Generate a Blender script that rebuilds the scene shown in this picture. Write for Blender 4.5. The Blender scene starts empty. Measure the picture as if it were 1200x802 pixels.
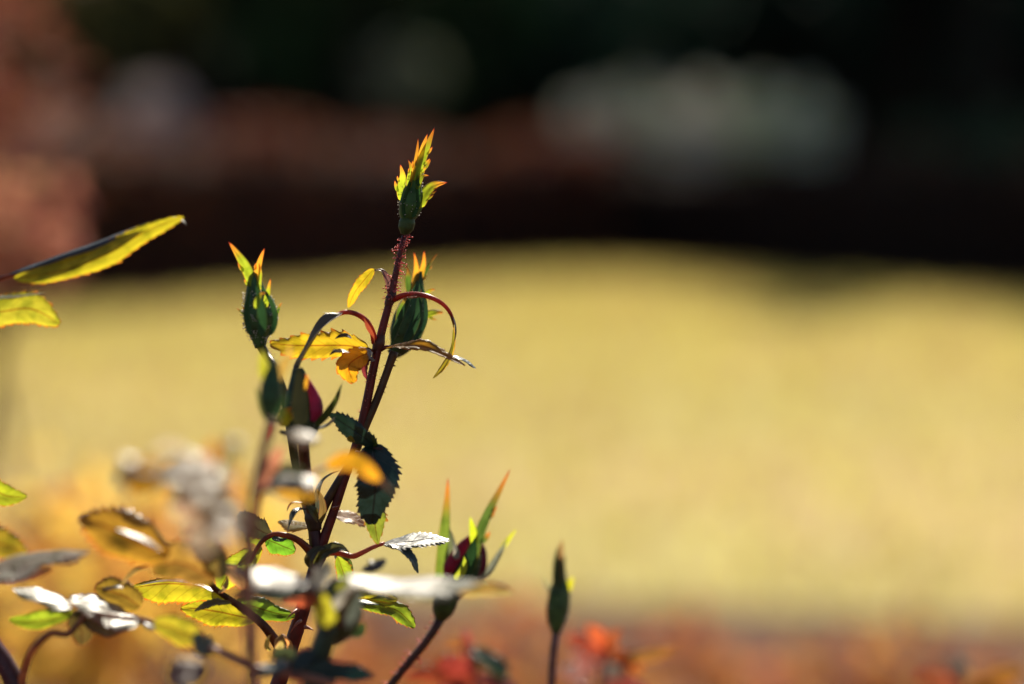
import bpy, math, random
import numpy as np
from mathutils import Vector
R = math.radians
random.seed(7); np.random.seed(7)
scene = bpy.context.scene
COL = scene.collection

# ------------------------------------------------------------------ camera
FOCUS = 0.85                      # metres to the sharp cane
LENS, CAM_H, PITCH = 85.0, 0.80, R(4.06)
cam = bpy.data.cameras.new('camera'); cam_ob = bpy.data.objects.new('camera', cam); COL.objects.link(cam_ob)
cam.lens = LENS; cam.sensor_width = 36.0; cam.clip_start = 0.02; cam.clip_end = 500
cam_ob.location = (0, 0, CAM_H); cam_ob.rotation_euler = (R(90) - PITCH, 0, 0)
cam.dof.use_dof = True; cam.dof.focus_distance = FOCUS; cam.dof.aperture_fstop = 3.2
scene.camera = cam_ob

# ------------------------------------------------------------------ sky, sun, exposure
SUN_EL, SUN_AZ = R(40), R(10)     # behind the roses, a little to the right
world = bpy.data.worlds.new('World'); scene.world = world; world.use_nodes = True
nt = world.node_tree; nt.nodes.clear()
sky = nt.nodes.new('ShaderNodeTexSky'); sky.sky_type = 'NISHITA'; sky.sun_disc = False
sky.sun_elevation = SUN_EL; sky.sun_rotation = SUN_AZ
bg = nt.nodes.new('ShaderNodeBackground'); bg.inputs['Strength'].default_value = 0.05
wo = nt.nodes.new('ShaderNodeOutputWorld')
nt.links.new(sky.outputs[0], bg.inputs[0]); nt.links.new(bg.outputs[0], wo.inputs[0])
sun = bpy.data.lights.new('sun', 'SUN'); sun.energy = 5.0; sun.angle = R(0.5); sun.color = (1.0, 0.90, 0.74)
sun_ob = bpy.data.objects.new('sun', sun); COL.objects.link(sun_ob)
to_sun = Vector((math.sin(SUN_AZ) * math.cos(SUN_EL), math.cos(SUN_AZ) * math.cos(SUN_EL), math.sin(SUN_EL)))
sun_ob.rotation_euler = to_sun.to_track_quat('Z', 'Y').to_euler(); sun_ob.location = to_sun * 40
vs = scene.view_settings
vs.view_transform = 'Standard'; vs.look = 'None'; vs.gamma = 1.0; vs.use_curve_mapping = False
vs.exposure = 1.1
scene.cycles.use_denoising = True
scene.cycles.sample_clamp_indirect = 6.0
scene.cycles.max_bounces = 8; scene.cycles.transmission_bounces = 6; scene.cycles.transparent_max_bounces = 8

# ------------------------------------------------------------------ pixel -> place
FPX = LENS / 36.0 * 1200
RIGHT = np.array([1.0, 0, 0]); FWD = np.array([0, math.cos(PITCH), -math.sin(PITCH)]); UP = np.array([0, math.sin(PITCH), math.cos(PITCH)])
CAM = np.array([0, 0, CAM_H])
def P(px, py, dz=0.0):
    """point seen at photo pixel (1200x802), dz metres nearer than the sharp plane"""
    d = FOCUS - dz
    return CAM + RIGHT * ((px - 600) / FPX * d) + UP * ((401 - py) / FPX * d) + FWD * d
def MPP(dz=0.0): return (FOCUS - dz) / FPX
def CV(v):                         # camera-ish direction (right, up, towards viewer) -> world
    if v == 'G': v = (.22, .9, .36)
    w = RIGHT * v[0] + UP * v[1] - FWD * v[2]
    return w / np.linalg.norm(w)
def nz(v):
    n = np.linalg.norm(v); return v / n if n > 1e-12 else v

# ------------------------------------------------------------------ materials
def mat(name):
    m = bpy.data.materials.new(name); m.use_nodes = True
    t = m.node_tree; t.nodes.clear()
    return m, t, t.nodes.new('ShaderNodeOutputMaterial')
def nd(t, typ, **kw):
    n = t.nodes.new(typ)
    for k, v in kw.items(): setattr(n, k, v)
    return n
def math_(t, op, a, b=None, c=None, clamp=False):
    n = nd(t, 'ShaderNodeMath', operation=op, use_clamp=clamp)
    for i, x in enumerate((a, b, c)):
        if x is None: continue
        if isinstance(x, (int, float)): n.inputs[i].default_value = x
        else: t.links.new(x, n.inputs[i])
    return n.outputs[0]
def mixc(t, fac, a, b, mode='MIX'):
    n = nd(t, 'ShaderNodeMix', data_type='RGBA', blend_type=mode)
    for i, x in ((0, fac), (6, a), (7, b)):
        if isinstance(x, (int, float)): n.inputs[i].default_value = x
        elif isinstance(x, tuple): n.inputs[i].default_value = (*x, 1)
        else: t.links.new(x, n.inputs[i])
    return n.outputs[2]
def smooth(t, x, lo, hi):
    n = nd(t, 'ShaderNodeMapRange', interpolation_type='SMOOTHSTEP')
    t.links.new(x, n.inputs[0]); n.inputs[1].default_value = lo; n.inputs[2].default_value = hi
    return n.outputs[0]

def leaf_material(name, edge=(0.55, 0.05, 0.015), tip=None, rough=0.40, veins=True, spec=0.5):
    """object colour = colour of the light that comes through the blade, its alpha = how much comes through"""
    m, t, out = mat(name)
    info = nd(t, 'ShaderNodeObjectInfo'); tc = nd(t, 'ShaderNodeTexCoord'); sep = nd(t, 'ShaderNodeSeparateXYZ')
    t.links.new(tc.outputs['UV'], sep.inputs[0])
    u, v = sep.outputs[0], sep.outputs[1]
    d = math_(t, 'MULTIPLY', math_(t, 'ABSOLUTE', math_(t, 'SUBTRACT', v, 0.5)), 2.0)
    noise = nd(t, 'ShaderNodeTexNoise'); noise.inputs['Scale'].default_value = 160; noise.inputs['Detail'].default_value = 4
    t.links.new(tc.outputs['Object'], noise.inputs[0])
    fine = nd(t, 'ShaderNodeTexNoise'); fine.inputs['Scale'].default_value = 1100; fine.inputs['Detail'].default_value = 2
    t.links.new(tc.outputs['Object'], fine.inputs[0])
    c = info.outputs['Color']
    dark = mixc(t, 1.0, c, (0.55, 0.62, 0.5), 'MULTIPLY')
    c = mixc(t, smooth(t, noise.outputs[0], 0.42, 0.68), c, dark)
    if tip:
        c = mixc(t, smooth(t, u, 0.55, 0.95), c, tip)
        c = mixc(t, smooth(t, u, 0.9, 1.0), c, (0.55, 0.04, 0.03))
    rib = smooth(t, d, 0.085, 0.02)
    # side veins: slanting lines away from the midrib
    ph = math_(t, 'SUBTRACT', math_(t, 'MULTIPLY', u, 46.0), math_(t, 'MULTIPLY', d, 11.0))
    sv = smooth(t, math_(t, 'SINE', ph), 0.86, 0.99)
    fa = math_(t, 'MULTIPLY', sv, 0.35)
    if veins:
        c = mixc(t, fa, c, mixc(t, 1.0, c, (0.45, 0.35, 0.3), 'MULTIPLY'))
        c = mixc(t, math_(t, 'MULTIPLY', rib, 0.8), c, mixc(t, 1.0, c, (0.55, 0.22, 0.25), 'MULTIPLY'))
    c = mixc(t, math_(t, 'MULTIPLY', smooth(t, math_(t, 'ADD', d, math_(t, 'MULTIPLY', fine.outputs[0], 0.16)), 0.92, 1.04), math_(t, 'MULTIPLY', info.outputs['Alpha'], 0.7)), c, edge)
    refl = mixc(t, 1.0, c, (0.34, 0.40, 0.40), 'MULTIPLY')
    bump = nd(t, 'ShaderNodeBump'); bump.inputs['Strength'].default_value = 0.5; bump.inputs['Distance'].default_value = 0.0011
    h = math_(t, 'SUBTRACT', math_(t, 'MULTIPLY', noise.outputs[0], 0.7), math_(t, 'ADD', math_(t, 'MULTIPLY', sv, 0.5), rib))
    t.links.new(h, bump.inputs['Height'])
    p = nd(t, 'ShaderNodeBsdfPrincipled'); t.links.new(refl, p.inputs['Base Color'])
    p.inputs['Roughness'].default_value = rough; p.inputs['Specular IOR Level'].default_value = spec
    t.links.new(bump.outputs[0], p.inputs['Normal'])
    tr = nd(t, 'ShaderNodeBsdfTranslucent'); t.links.new(c, tr.inputs[0])
    mx = nd(t, 'ShaderNodeMixShader')
    t.links.new(math_(t, 'MULTIPLY', info.outputs['Alpha'], 0.66), mx.inputs[0])
    t.links.new(p.outputs[0], mx.inputs[1]); t.links.new(tr.outputs[0], mx.inputs[2]); t.links.new(mx.outputs[0], out.inputs[0])
    return m
M_LEAF = leaf_material('rose_leaf')
M_SEPAL = leaf_material('rose_sepal', edge=(0.45, 0.12, 0.02), tip=(0.85, 0.27, 0.03), veins=False, rough=0.45)
M_SEPALG = leaf_material('rose_sepal_plain', edge=(0.25, 0.2, 0.02), veins=False, rough=0.5, spec=.25)

def skin_material(name, rough=0.42, trans=0.0, nscale=220, spec=0.5, sheen=0.0):
    m, t, out = mat(name)
    info = nd(t, 'ShaderNodeObjectInfo'); tc = nd(t, 'ShaderNodeTexCoord')
    n1 = nd(t, 'ShaderNodeTexNoise'); n1.inputs['Scale'].default_value = nscale; n1.inputs['Detail'].default_value = 5
    t.links.new(tc.outputs['Object'], n1.inputs[0])
    c = mixc(t, smooth(t, n1.outputs[0], 0.35, 0.7), info.outputs['Color'], mixc(t, 1.0, info.outputs['Color'], (0.5, 0.45, 0.45), 'MULTIPLY'))
    bump = nd(t, 'ShaderNodeBump'); bump.inputs['Strength'].default_value = 0.3; bump.inputs['Distance'].default_value = 0.0005
    t.links.new(n1.outputs[0], bump.inputs['Height'])
    p = nd(t, 'ShaderNodeBsdfPrincipled'); t.links.new(c, p.inputs['Base Color']); p.inputs['Roughness'].default_value = rough
    p.inputs['Specular IOR Level'].default_value = spec
    if sheen:
        p.inputs['Sheen Weight'].default_value = sheen; p.inputs['Sheen Roughness'].default_value = 0.4
    t.links.new(bump.outputs[0], p.inputs['Normal'])
    s = p.outputs[0]
    if trans:
        tr = nd(t, 'ShaderNodeBsdfTranslucent'); t.links.new(c, tr.inputs[0])
        mx = nd(t, 'ShaderNodeMixShader'); mx.inputs[0].default_value = trans
        t.links.new(s, mx.inputs[1]); t.links.new(tr.outputs[0], mx.inputs[2]); s = mx.outputs[0]
    t.links.new(s, out.inputs[0])
    return m
M_CANE = skin_material('rose_cane', 0.42, spec=.35)
M_STALK = skin_material('rose_leaf_stalk', 0.36, trans=0.5, spec=.5)
M_BUD = skin_material('rose_bud_skin', 0.5, nscale=300, spec=.25, sheen=0.04)
M_BRIS = skin_material('rose_bristle', 0.4, trans=0.6, nscale=400)
M_PETAL = skin_material('rose_petal', 0.5, trans=0.45, nscale=200, sheen=0.3)

# ------------------------------------------------------------------ mesh helpers
def link_mesh(name, V, F, material, parent=None, origin=None, uv=None, col=None, smooth_=True, kind=None):
    V = np.asarray(V, float)
    o = np.asarray(origin if origin is not None else V[0], float)
    me = bpy.data.meshes.new(name); me.from_pydata((V - o).tolist(), [], F)
    if uv is not None:
        lay = me.uv_layers.new(name='UVMap')
        idx = np.empty(len(me.loops), np.int32); me.loops.foreach_get('vertex_index', idx)
        lay.data.foreach_set('uv', np.asarray(uv, np.float32)[idx].ravel())
    if smooth_: me.polygons.foreach_set('use_smooth', [True] * len(me.polygons))
    me.materials.append(material); me.update()
    ob = bpy.data.objects.new(name, me); COL.objects.link(ob)
    if col is not None: ob.color = col if len(col) == 4 else (*col, 1)
    if kind: ob['kind'] = kind
    ob['_w'] = o.tolist()
    if parent is not None:
        ob.parent = parent; ob.location = (o - np.array(parent['_w'])).tolist()
    else: ob.location = o.tolist()
    return ob
def thing(name, label, cat, base, group=None):
    e = bpy.data.objects.new(name, None); COL.objects.link(e); e.empty_display_size = 0.05
    e.location = base; e['_w'] = list(base); e['label'] = label; e['category'] = cat
    if group: e['group'] = group
    return e

def spline(pts, n):
    """smooth curve through pts (tangents weighted by segment length), n even samples; also the parameter of each"""
    pts = [np.asarray(p, float) for p in pts]
    if len(pts) == 2: pts = [pts[0], (pts[0] + pts[1]) / 2, pts[1]]
    L = np.array([max(np.linalg.norm(b - a), 1e-9) for a, b in zip(pts, pts[1:])]); cum = np.concatenate([[0], np.cumsum(L)])
    D = [(b - a) / l for a, b, l in zip(pts, pts[1:], L)]
    M = [None] * len(pts)
    for k in range(1, len(pts) - 1): M[k] = (D[k - 1] * L[k] + D[k] * L[k - 1]) / (L[k - 1] + L[k])
    M[0] = 1.5 * D[0] - 0.5 * M[1]; M[-1] = 1.5 * D[-1] - 0.5 * M[-2]
    out, par = [], []
    for s in np.linspace(0, cum[-1], n):
        i = min(np.searchsorted(cum, s, 'right') - 1, len(L) - 1); f = (s - cum[i]) / L[i]
        f2, f3 = f * f, f ** 3
        out.append((2 * f3 - 3 * f2 + 1) * pts[i] + (f3 - 2 * f2 + f) * L[i] * M[i] + (-2 * f3 + 3 * f2) * pts[i + 1] + (f3 - f2) * L[i] * M[i + 1]); par.append(i + f)
    return np.array(out), np.array(par)

def pp(pts, dz=0.0):
    return [P(p[0], p[1], (p[2] if len(p) > 2 else 0) + dz) for p in pts]

def tube_geo(W, rad, n=None, seg=10, ridges=0, ridge_amp=0.0, lump=0.0):
    n = n or max(6, 4 * len(W))
    C, par = spline(W, n)
    rad = np.asarray(rad, float)
    r = np.interp(par / par[-1], np.linspace(0, 1, len(rad)), rad)
    T = np.gradient(C, axis=0); T /= np.linalg.norm(T, axis=1)[:, None]
    ref = np.array([0.3, -0.9, 0.2]); V, F = [], []
    a = nz(np.cross(T[0], ref))
    for i in range(n):
        a = nz(a - T[i] * np.dot(a, T[i])); b = np.cross(T[i], a)
        lr = r[i] * (1 + lump * random.uniform(-1, 1))
        for k in range(seg):
            th = 2 * math.pi * k / seg
            rr = lr * (1 + ridge_amp * math.cos(ridges * th + i * 0.12))
            V.append(C[i] + (a * math.cos(th) + b * math.sin(th)) * rr)
    for i in range(n - 1):
        for k in range(seg):
            k2 = (k + 1) % seg
            F.append((i * seg + k, i * seg + k2, (i + 1) * seg + k2, (i + 1) * seg + k))
    F.append(tuple(range(seg - 1, -1, -1))); F.append(tuple((n - 1) * seg + k for k in range(seg)))
    return V, F, C, r, T
def tube(name, parent, W, rad, col, material=None, dz=0.0, px=True, **kw):
    """W photo points, rad radii in pixels"""
    if px:
        W = pp(W, dz); s = MPP(dz); rad = [x * s for x in rad]
    V, F, C, r, T = tube_geo(W, rad, **kw)
    ob = link_mesh(name, V, F, material or M_CANE, parent, origin=C[0], col=col)
    return ob, C, r, T
def bristles(parent, C, r, T, count, length, col, t0=0.0, t1=1.0, ball=0.28, name='bristles', rad=0.13):
    """tiny gland tipped hairs standing off a stem or bud, one joined mesh"""
    V, F = [], []
    n = len(C)
    for _ in range(count):
        x = (t0 + (t1 - t0) * random.random()) * (n - 1); i = min(int(x), n - 2); f = x - i
        c = C[i] * (1 - f) + C[i + 1] * f; rr = r[i] * (1 - f) + r[i + 1] * f; t = T[i]
        a = nz(np.cross(t, np.random.randn(3))); d = nz(a + t * random.uniform(-0.35, 0.35) + 0.12 * np.random.randn(3))
        L = length * random.uniform(0.55, 1.25); w = L * rad
        b0 = c + a * rr * 0.93; tip = b0 + d * L
        e1 = nz(np.cross(d, t)); e2 = np.cross(d, e1); k = len(V)
        V += [b0 + e1 * w, b0 - e1 * w * 0.5 + e2 * w * 0.87, b0 - e1 * w * 0.5 - e2 * w * 0.87, tip]
        F += [(k, k + 1, k + 3), (k + 1, k + 2, k + 3), (k + 2, k, k + 3)]
        if ball:
            g = L * ball * 0.5; k = len(V)
            V += [tip + e1 * g, tip - e1 * g, tip + e2 * g, tip - e2 * g, tip + d * g, tip - d * g]
            for p_, q_ in ((0, 2), (2, 1), (1, 3), (3, 0)):
                F += [(k + p_, k + q_, k + 4), (k + q_, k + p_, k + 5)]
    return link_mesh(name, V, F, M_BRIS, parent, origin=C[0], col=col, kind='stuff')

PROF = {
    'leaf': lambda t: (t ** 0.62) * ((1 - t) ** 0.72) * 2.25,
    'ovate': lambda t: (t ** 0.5) * ((1 - t) ** 0.62) * 2.0,
    'lance': lambda t: (t ** 0.35) * ((1 - t) ** 0.85) * 1.85,
    'ribbon': lambda t: min(1, t * 8) * min(1, (1 - t) * 3.5) ** 0.7,
    'sepal': lambda t: (0.75 + 0.25 * math.sin(math.pi * t)) * (1 - t) ** 0.6,
}
def blade_geo(W, half, nrm, prof='leaf', fold=0.25, fold2=None, teeth=0, amp=0.18, wave=0.0, curl=None, nt=None, cols=(-1, -.88, -.6, -.3, 0, .3, .6, .88, 1), u0=0.0, u1=1.0, lopsided=1.0):
    nt_ = nt or (teeth * 4 + 1 if teeth else 17)
    C, par = spline(W, nt_)
    T = np.gradient(C, axis=0); T /= np.linalg.norm(T, axis=1)[:, None]
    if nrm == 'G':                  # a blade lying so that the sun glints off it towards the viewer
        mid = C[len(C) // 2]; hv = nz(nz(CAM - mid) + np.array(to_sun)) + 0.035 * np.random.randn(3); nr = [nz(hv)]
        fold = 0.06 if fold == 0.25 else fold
    else: nr = [CV(x) for x in (nrm if isinstance(nrm, list) else [nrm])]
    if curl is None: curl = random.uniform(0.08, 0.34)
    ka, kb, kc, kd = np.random.uniform(4, 11), np.random.uniform(0, 6), np.random.uniform(2, 5), np.random.uniform(0, 6)
    fold2 = fold if fold2 is None else fold2
    V, F, UV = [], [], []
    ph = random.random() * 6; ph2 = random.random() * 6
    m = len(cols)
    jit = [random.uniform(0.55, 1.35) for _ in range(teeth + 2)]
    for i in range(nt_):
        t = i / (nt_ - 1)
        x = t * (len(nr) - 1); k = min(int(x), max(len(nr) - 2, 0)); f = x - k
        n = nr[0] if len(nr) == 1 else nz(nr[k] * (1 - f) + nr[k + 1] * f)
        n = nz(n - T[i] * np.dot(n, T[i])); s = np.cross(T[i], n)
        w = half * max(PROF[prof](min(max(t, 1e-4), 1 - 1e-4)), 0.015)
        for j, cx in enumerate(cols):
            ww = w * (lopsided if cx > 0 else 1.0); fwd = 0.0
            if teeth: ww *= 1 + .13 * math.sin(t * 6.5 + (ph if cx > 0 else ph2)) + .05 * math.sin(t * 17 + (ph2 if cx > 0 else ph))
            if teeth and abs(cx) > 0.9 and 0.06 < t < 0.985:
                ft = (t * teeth) % 1.0; tj = jit[int(t * teeth)]
                ww *= 1 - amp * 0.8 + amp * 1.5 * tj * (ft if ft < 0.8 else 0.15)
                fwd = half * amp * 0.7 * ft * tj
            fd = fold if cx < 0 else fold2
            q = C[i] + s * (cx * ww * math.cos(fd)) + n * (abs(cx) * ww * math.sin(fd)) + T[i] * fwd
            q = q + n * (wave * half * cx * cx * math.sin(t * 13 + ph + (0 if cx > 0 else ph2))) - n * (curl * abs(cx) ** 4 * ww) + n * (0.055 * half * math.sin(t * ka * 1.6 + kb + cx * kc) * math.sin(cx * 3.1 + kd + t * 5))
            V.append(q); UV.append((u0 + (u1 - u0) * t, 0.5 + cx / 2))
    for i in range(nt_ - 1):
        for j in range(m - 1):
            F.append((i * m + j, i * m + j + 1, (i + 1) * m + j + 1, (i + 1) * m + j))
    return V, F, UV, C, T
def blade(name, parent, pts, half, nrm, col, material=None, dz=0.0, lobes=(), **kw):
    s = MPP(dz + (pts[0][2] if len(pts[0]) > 2 else 0))
    V, F, UV, C, T = blade_geo(pp(pts, dz), half * s, nrm, **kw)
    for (t, side, length, width, lean) in lobes:          # little side lobes of a sepal, or big teeth
        i = int(t * (len(C) - 1)); n = CV((0, .9, .4) if nrm == 'G' else nrm[0] if isinstance(nrm, list) else nrm)
        n = nz(n - T[i] * np.dot(n, T[i])); sd = np.cross(T[i], n) * side
        w0 = half * s * PROF[kw.get('prof', 'leaf')](max(t, 0.01)) * 0.6
        b = C[i] + sd * w0
        d1 = nz(sd * (1 - lean) + T[i] * lean); d2 = nz(sd * (1 - lean) * 0.55 + T[i] * (lean + 0.2) + n * random.uniform(-.2, .2))
        W = [b, b + d1 * length * s * 0.5, b + (d1 + d2) * 0.5 * length * s]
        v, f, uv, _, _ = blade_geo(W, width * s, tuple([np.dot(n, RIGHT), np.dot(n, UP), -np.dot(n, FWD)]), prof='lance', nt=8, fold=0.2, u0=min(0.9, t + 0.1), u1=1.0, cols=(-1, 0, 1))
        k = len(V); V += v; UV += uv; F += [tuple(a + k for a in g) for g in f]
    return link_mesh(name, V, F, material or M_LEAF, parent, origin=C[0], uv=UV, col=col)

# colours of light through leaves, pale grey aside (rgb, share that comes through)
YEL = (0.80, 0.56, 0.02, 1.0); ORA = (0.82, 0.36, 0.02, 1.0); YGR = (0.50, 0.52, 0.02, 1.0); GRN = (0.22, 0.42, 0.02, 0.9)
DGR = (0.05, 0.11, 0.06, 0.25); OLV = (0.30, 0.24, 0.03, 0.7); BRN = (0.26, 0.12, 0.05, 0.5); RED = (0.75, 0.10, 0.03, 1.0)
GLARE_GRY = (0.72, 0.66, 0.55, 0.55); TEA = (0.03, 0.10, 0.08, 0.2); OCH = (0.62, 0.30, 0.03, 0.9)  # the pale grey has sun glare painted into the leaf colour
MAROON = (0.13, 0.013, 0.010); PURP = (0.065, 0.014, 0.018); GSTEM = (0.09, 0.09, 0.025); RSTEM = (0.20, 0.035, 0.02); BUDG = (0.05, 0.11, 0.03)
PINK = (0.75, 0.16, 0.16); HAIRW = (0.9, 0.86, 0.78)

# ------------------------------------------------------------------ ground
def plain(name, rough, build, bumpd=0.01):
    m, t, out = mat(name); tc = nd(t, 'ShaderNodeTexCoord')
    c, h = build(t, tc.outputs['Object'])
    p = nd(t, 'ShaderNodeBsdfPrincipled'); t.links.new(c, p.inputs['Base Color']); p.inputs['Roughness'].default_value = rough
    p.inputs['Specular IOR Level'].default_value = 0.2
    b = nd(t, 'ShaderNodeBump'); b.inputs['Distance'].default_value = bumpd; t.links.new(h, b.inputs['Height']); t.links.new(b.outputs[0], p.inputs['Normal'])
    t.links.new(p.outputs[0], out.inputs[0]); return m
def nz_tex(t, co, scale, detail=6):
    n = nd(t, 'ShaderNodeTexNoise'); n.inputs['Scale'].default_value = scale; n.inputs['Detail'].default_value = detail
    t.links.new(co, n.inputs[0]); return n.outputs[0]
def lawn_c(t, co):
    a, b = nz_tex(t, co, 0.35, 4), nz_tex(t, co, 18)
    c = mixc(t, smooth(t, a, 0.35, 0.65), (0.412, 0.285, 0.117), (0.335, 0.29, 0.099))
    return mixc(t, smooth(t, b, 0.3, 0.75), c, mixc(t, 1.0, c, (0.7, 0.72, 0.6), 'MULTIPLY')), b
def soil_c(t, co):
    a, b = nz_tex(t, co, 2.0, 4), nz_tex(t, co, 60)
    c = mixc(t, smooth(t, a, 0.3, 0.7), (0.125, 0.045, 0.014), (0.095, 0.034, 0.012))
    return mixc(t, smooth(t, b, 0.35, 0.7), c, (0.05, 0.02, 0.009)), b
M_LAWN = plain('dry_lawn', 0.9, lawn_c); M_SOIL = plain('bark_mulch', 0.95, soil_c, 0.02)

def sheet(name, poly, z, material):
    ob = link_mesh(name, [(x, y, z) for x, y in poly], [tuple(range(len(poly)))], material, origin=(0, 0, 0), smooth_=False)
    ob['kind'] = 'structure'; return ob
sheet('ground', [(-250, -60), (250, -60), (250, 300), (-250, 300)], -0.012, M_SOIL)
BED_FAR = lambda x: 4.5 - 0.35 * math.tanh(x * 1.1) + 0.05 * math.sin(x * 3.1)
LAWN_FAR = lambda x: 17.9 - 6.2 * (1 - math.exp(-((x - 0.6) / 2.5) ** 2)) - 0.1 * math.sin(x * 1.7)
xs = np.linspace(-16, 16, 41)
sheet('lawn', [(x, BED_FAR(x)) for x in xs] + [(x, LAWN_FAR(x)) for x in xs[::-1]], 0.0, M_LAWN)
sheet('flower_bed', [(-16, -3), (16, -3)] + [(x, BED_FAR(x) - 0.0) for x in xs[::-1]], -0.004, M_SOIL)
# ------------------------------------------------------------------ masses of small faces
def cloud_mesh(name, C, N, size, material, parent=None, origin=(0, 0, 0), col=None, kind=None, aspect=0.55):
    """a leaf-shaped four-cornered face at every point C, facing N"""
    n = len(C); A = np.cross(N, np.random.randn(n, 3)); A /= np.linalg.norm(A, axis=1)[:, None]; B = np.cross(N, A)
    s = np.asarray(size).reshape(-1, 1) * np.ones((n, 1))
    bend = N * s * 0.25
    V = np.stack([C - A * s, C + B * s * aspect + bend, C + A * s, C - B * s * aspect + bend], 1).reshape(-1, 3) - np.asarray(origin)
    me = bpy.data.meshes.new(name); me.vertices.add(4 * n); me.vertices.foreach_set('co', V.astype(np.float32).ravel())
    me.loops.add(4 * n); me.loops.foreach_set('vertex_index', np.arange(4 * n, dtype=np.int32))
    me.polygons.add(n); me.polygons.foreach_set('loop_start', np.arange(0, 4 * n, 4, dtype=np.int32))
    me.polygons.foreach_set('loop_total', np.full(n, 4, np.int32))
    me.materials.append(material); me.update(calc_edges=True); me.validate()
    ob = bpy.data.objects.new(name, me); COL.objects.link(ob)
    if col is not None: ob.color = col if len(col) == 4 else (*col, 1)
    if kind: ob['kind'] = kind
    ob['_w'] = list(origin)
    if parent is not None: ob.parent = parent; ob.location = (np.asarray(origin) - np.array(parent['_w'])).tolist()
    else: ob.location = origin
    return ob
def foliage_material(name, alpha_scale=0.6):
    m, t, out = mat(name); info = nd(t, 'ShaderNodeObjectInfo'); geo = nd(t, 'ShaderNodeNewGeometry')
    h = nd(t, 'ShaderNodeHueSaturation'); t.links.new(info.outputs['Color'], h.inputs['Color'])
    t.links.new(math_(t, 'ADD', 0.46, math_(t, 'MULTIPLY', geo.outputs['Random Per Island'], 0.08)), h.inputs['Hue'])
    t.links.new(math_(t, 'ADD', 0.55, math_(t, 'MULTIPLY', geo.outputs['Random Per Island'], 0.9)), h.inputs['Value'])
    p = nd(t, 'ShaderNodeBsdfPrincipled'); t.links.new(h.outputs[0], p.inputs['Base Color']); p.inputs['Roughness'].default_value = 0.75
    p.inputs['Specular IOR Level'].default_value = 0.12
    tr = nd(t, 'ShaderNodeBsdfTranslucent'); t.links.new(h.outputs[0], tr.inputs[0]); mx = nd(t, 'ShaderNodeMixShader')
    t.links.new(math_(t, 'MULTIPLY', info.outputs['Alpha'], alpha_scale), mx.inputs[0])
    t.links.new(p.outputs[0], mx.inputs[1]); t.links.new(tr.outputs[0], mx.inputs[2]); t.links.new(mx.outputs[0], out.inputs[0]); return m
M_FOL = foliage_material('shrub_foliage'); M_GRASS = foliage_material('grass_blade', 0.8)
M_BARK = skin_material('bark', 0.85, nscale=14, spec=0.1)
def unit(n):
    v = np.random.randn(n, 3); return v / np.linalg.norm(v, axis=1)[:, None]
def clumps(centre, rad, n, nclump, crad):
    """points gathered in clumps through an ellipsoid"""
    c = unit(nclump) * (np.random.rand(nclump, 1) ** 0.45) * np.asarray(rad) + np.asarray(centre)
    k = np.random.randint(0, nclump, n)
    return c[k] + unit(n) * (np.random.rand(n, 1) ** 0.4) * crad
# short dry grass
n = 110000
gx = np.random.uniform(-9, 9, n); gy = 4.0 + 13.8 * np.random.rand(n) ** 1.25
ok = (gy > np.vectorize(BED_FAR)(gx)) & (gy < np.vectorize(LAWN_FAR)(gx)) & (np.abs(gx) < 1.2 + gy * 0.36); gx, gy = gx[ok], gy[ok]; n = len(gx)
hgt = np.random.uniform(0.02, 0.045, n) * (1 + gy / 14); ang = np.random.rand(n) * 6.283; wd = np.random.uniform(.002, .004, n) * (1 + gy / 5)
lean = np.random.randn(n, 2) * 0.5 * hgt[:, None]
V = np.empty((n, 3, 3)); V[:, 0] = np.stack([gx - np.cos(ang) * wd, gy - np.sin(ang) * wd, np.zeros(n)], 1); V[:, 1] = np.stack([gx + np.cos(ang) * wd, gy + np.sin(ang) * wd, np.zeros(n)], 1)
V[:, 2] = np.stack([gx + lean[:, 0], gy + lean[:, 1], hgt], 1)
me = bpy.data.meshes.new('grass'); me.vertices.add(3 * n); me.vertices.foreach_set('co', V.astype(np.float32).ravel())
me.loops.add(3 * n); me.loops.foreach_set('vertex_index', np.arange(3 * n, dtype=np.int32)); me.polygons.add(n)
me.polygons.foreach_set('loop_start', np.arange(0, 3 * n, 3, dtype=np.int32)); me.polygons.foreach_set('loop_total', np.full(n, 3, np.int32))
me.materials.append(M_GRASS); me.update(calc_edges=True)
g = bpy.data.objects.new('grass', me); COL.objects.link(g); g.color = (0.432, 0.35, 0.112, 0.75)
g['kind'] = 'stuff'; g['label'] = 'short sunlit yellow green grass covering the lawn'; g['category'] = 'grass'

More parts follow.
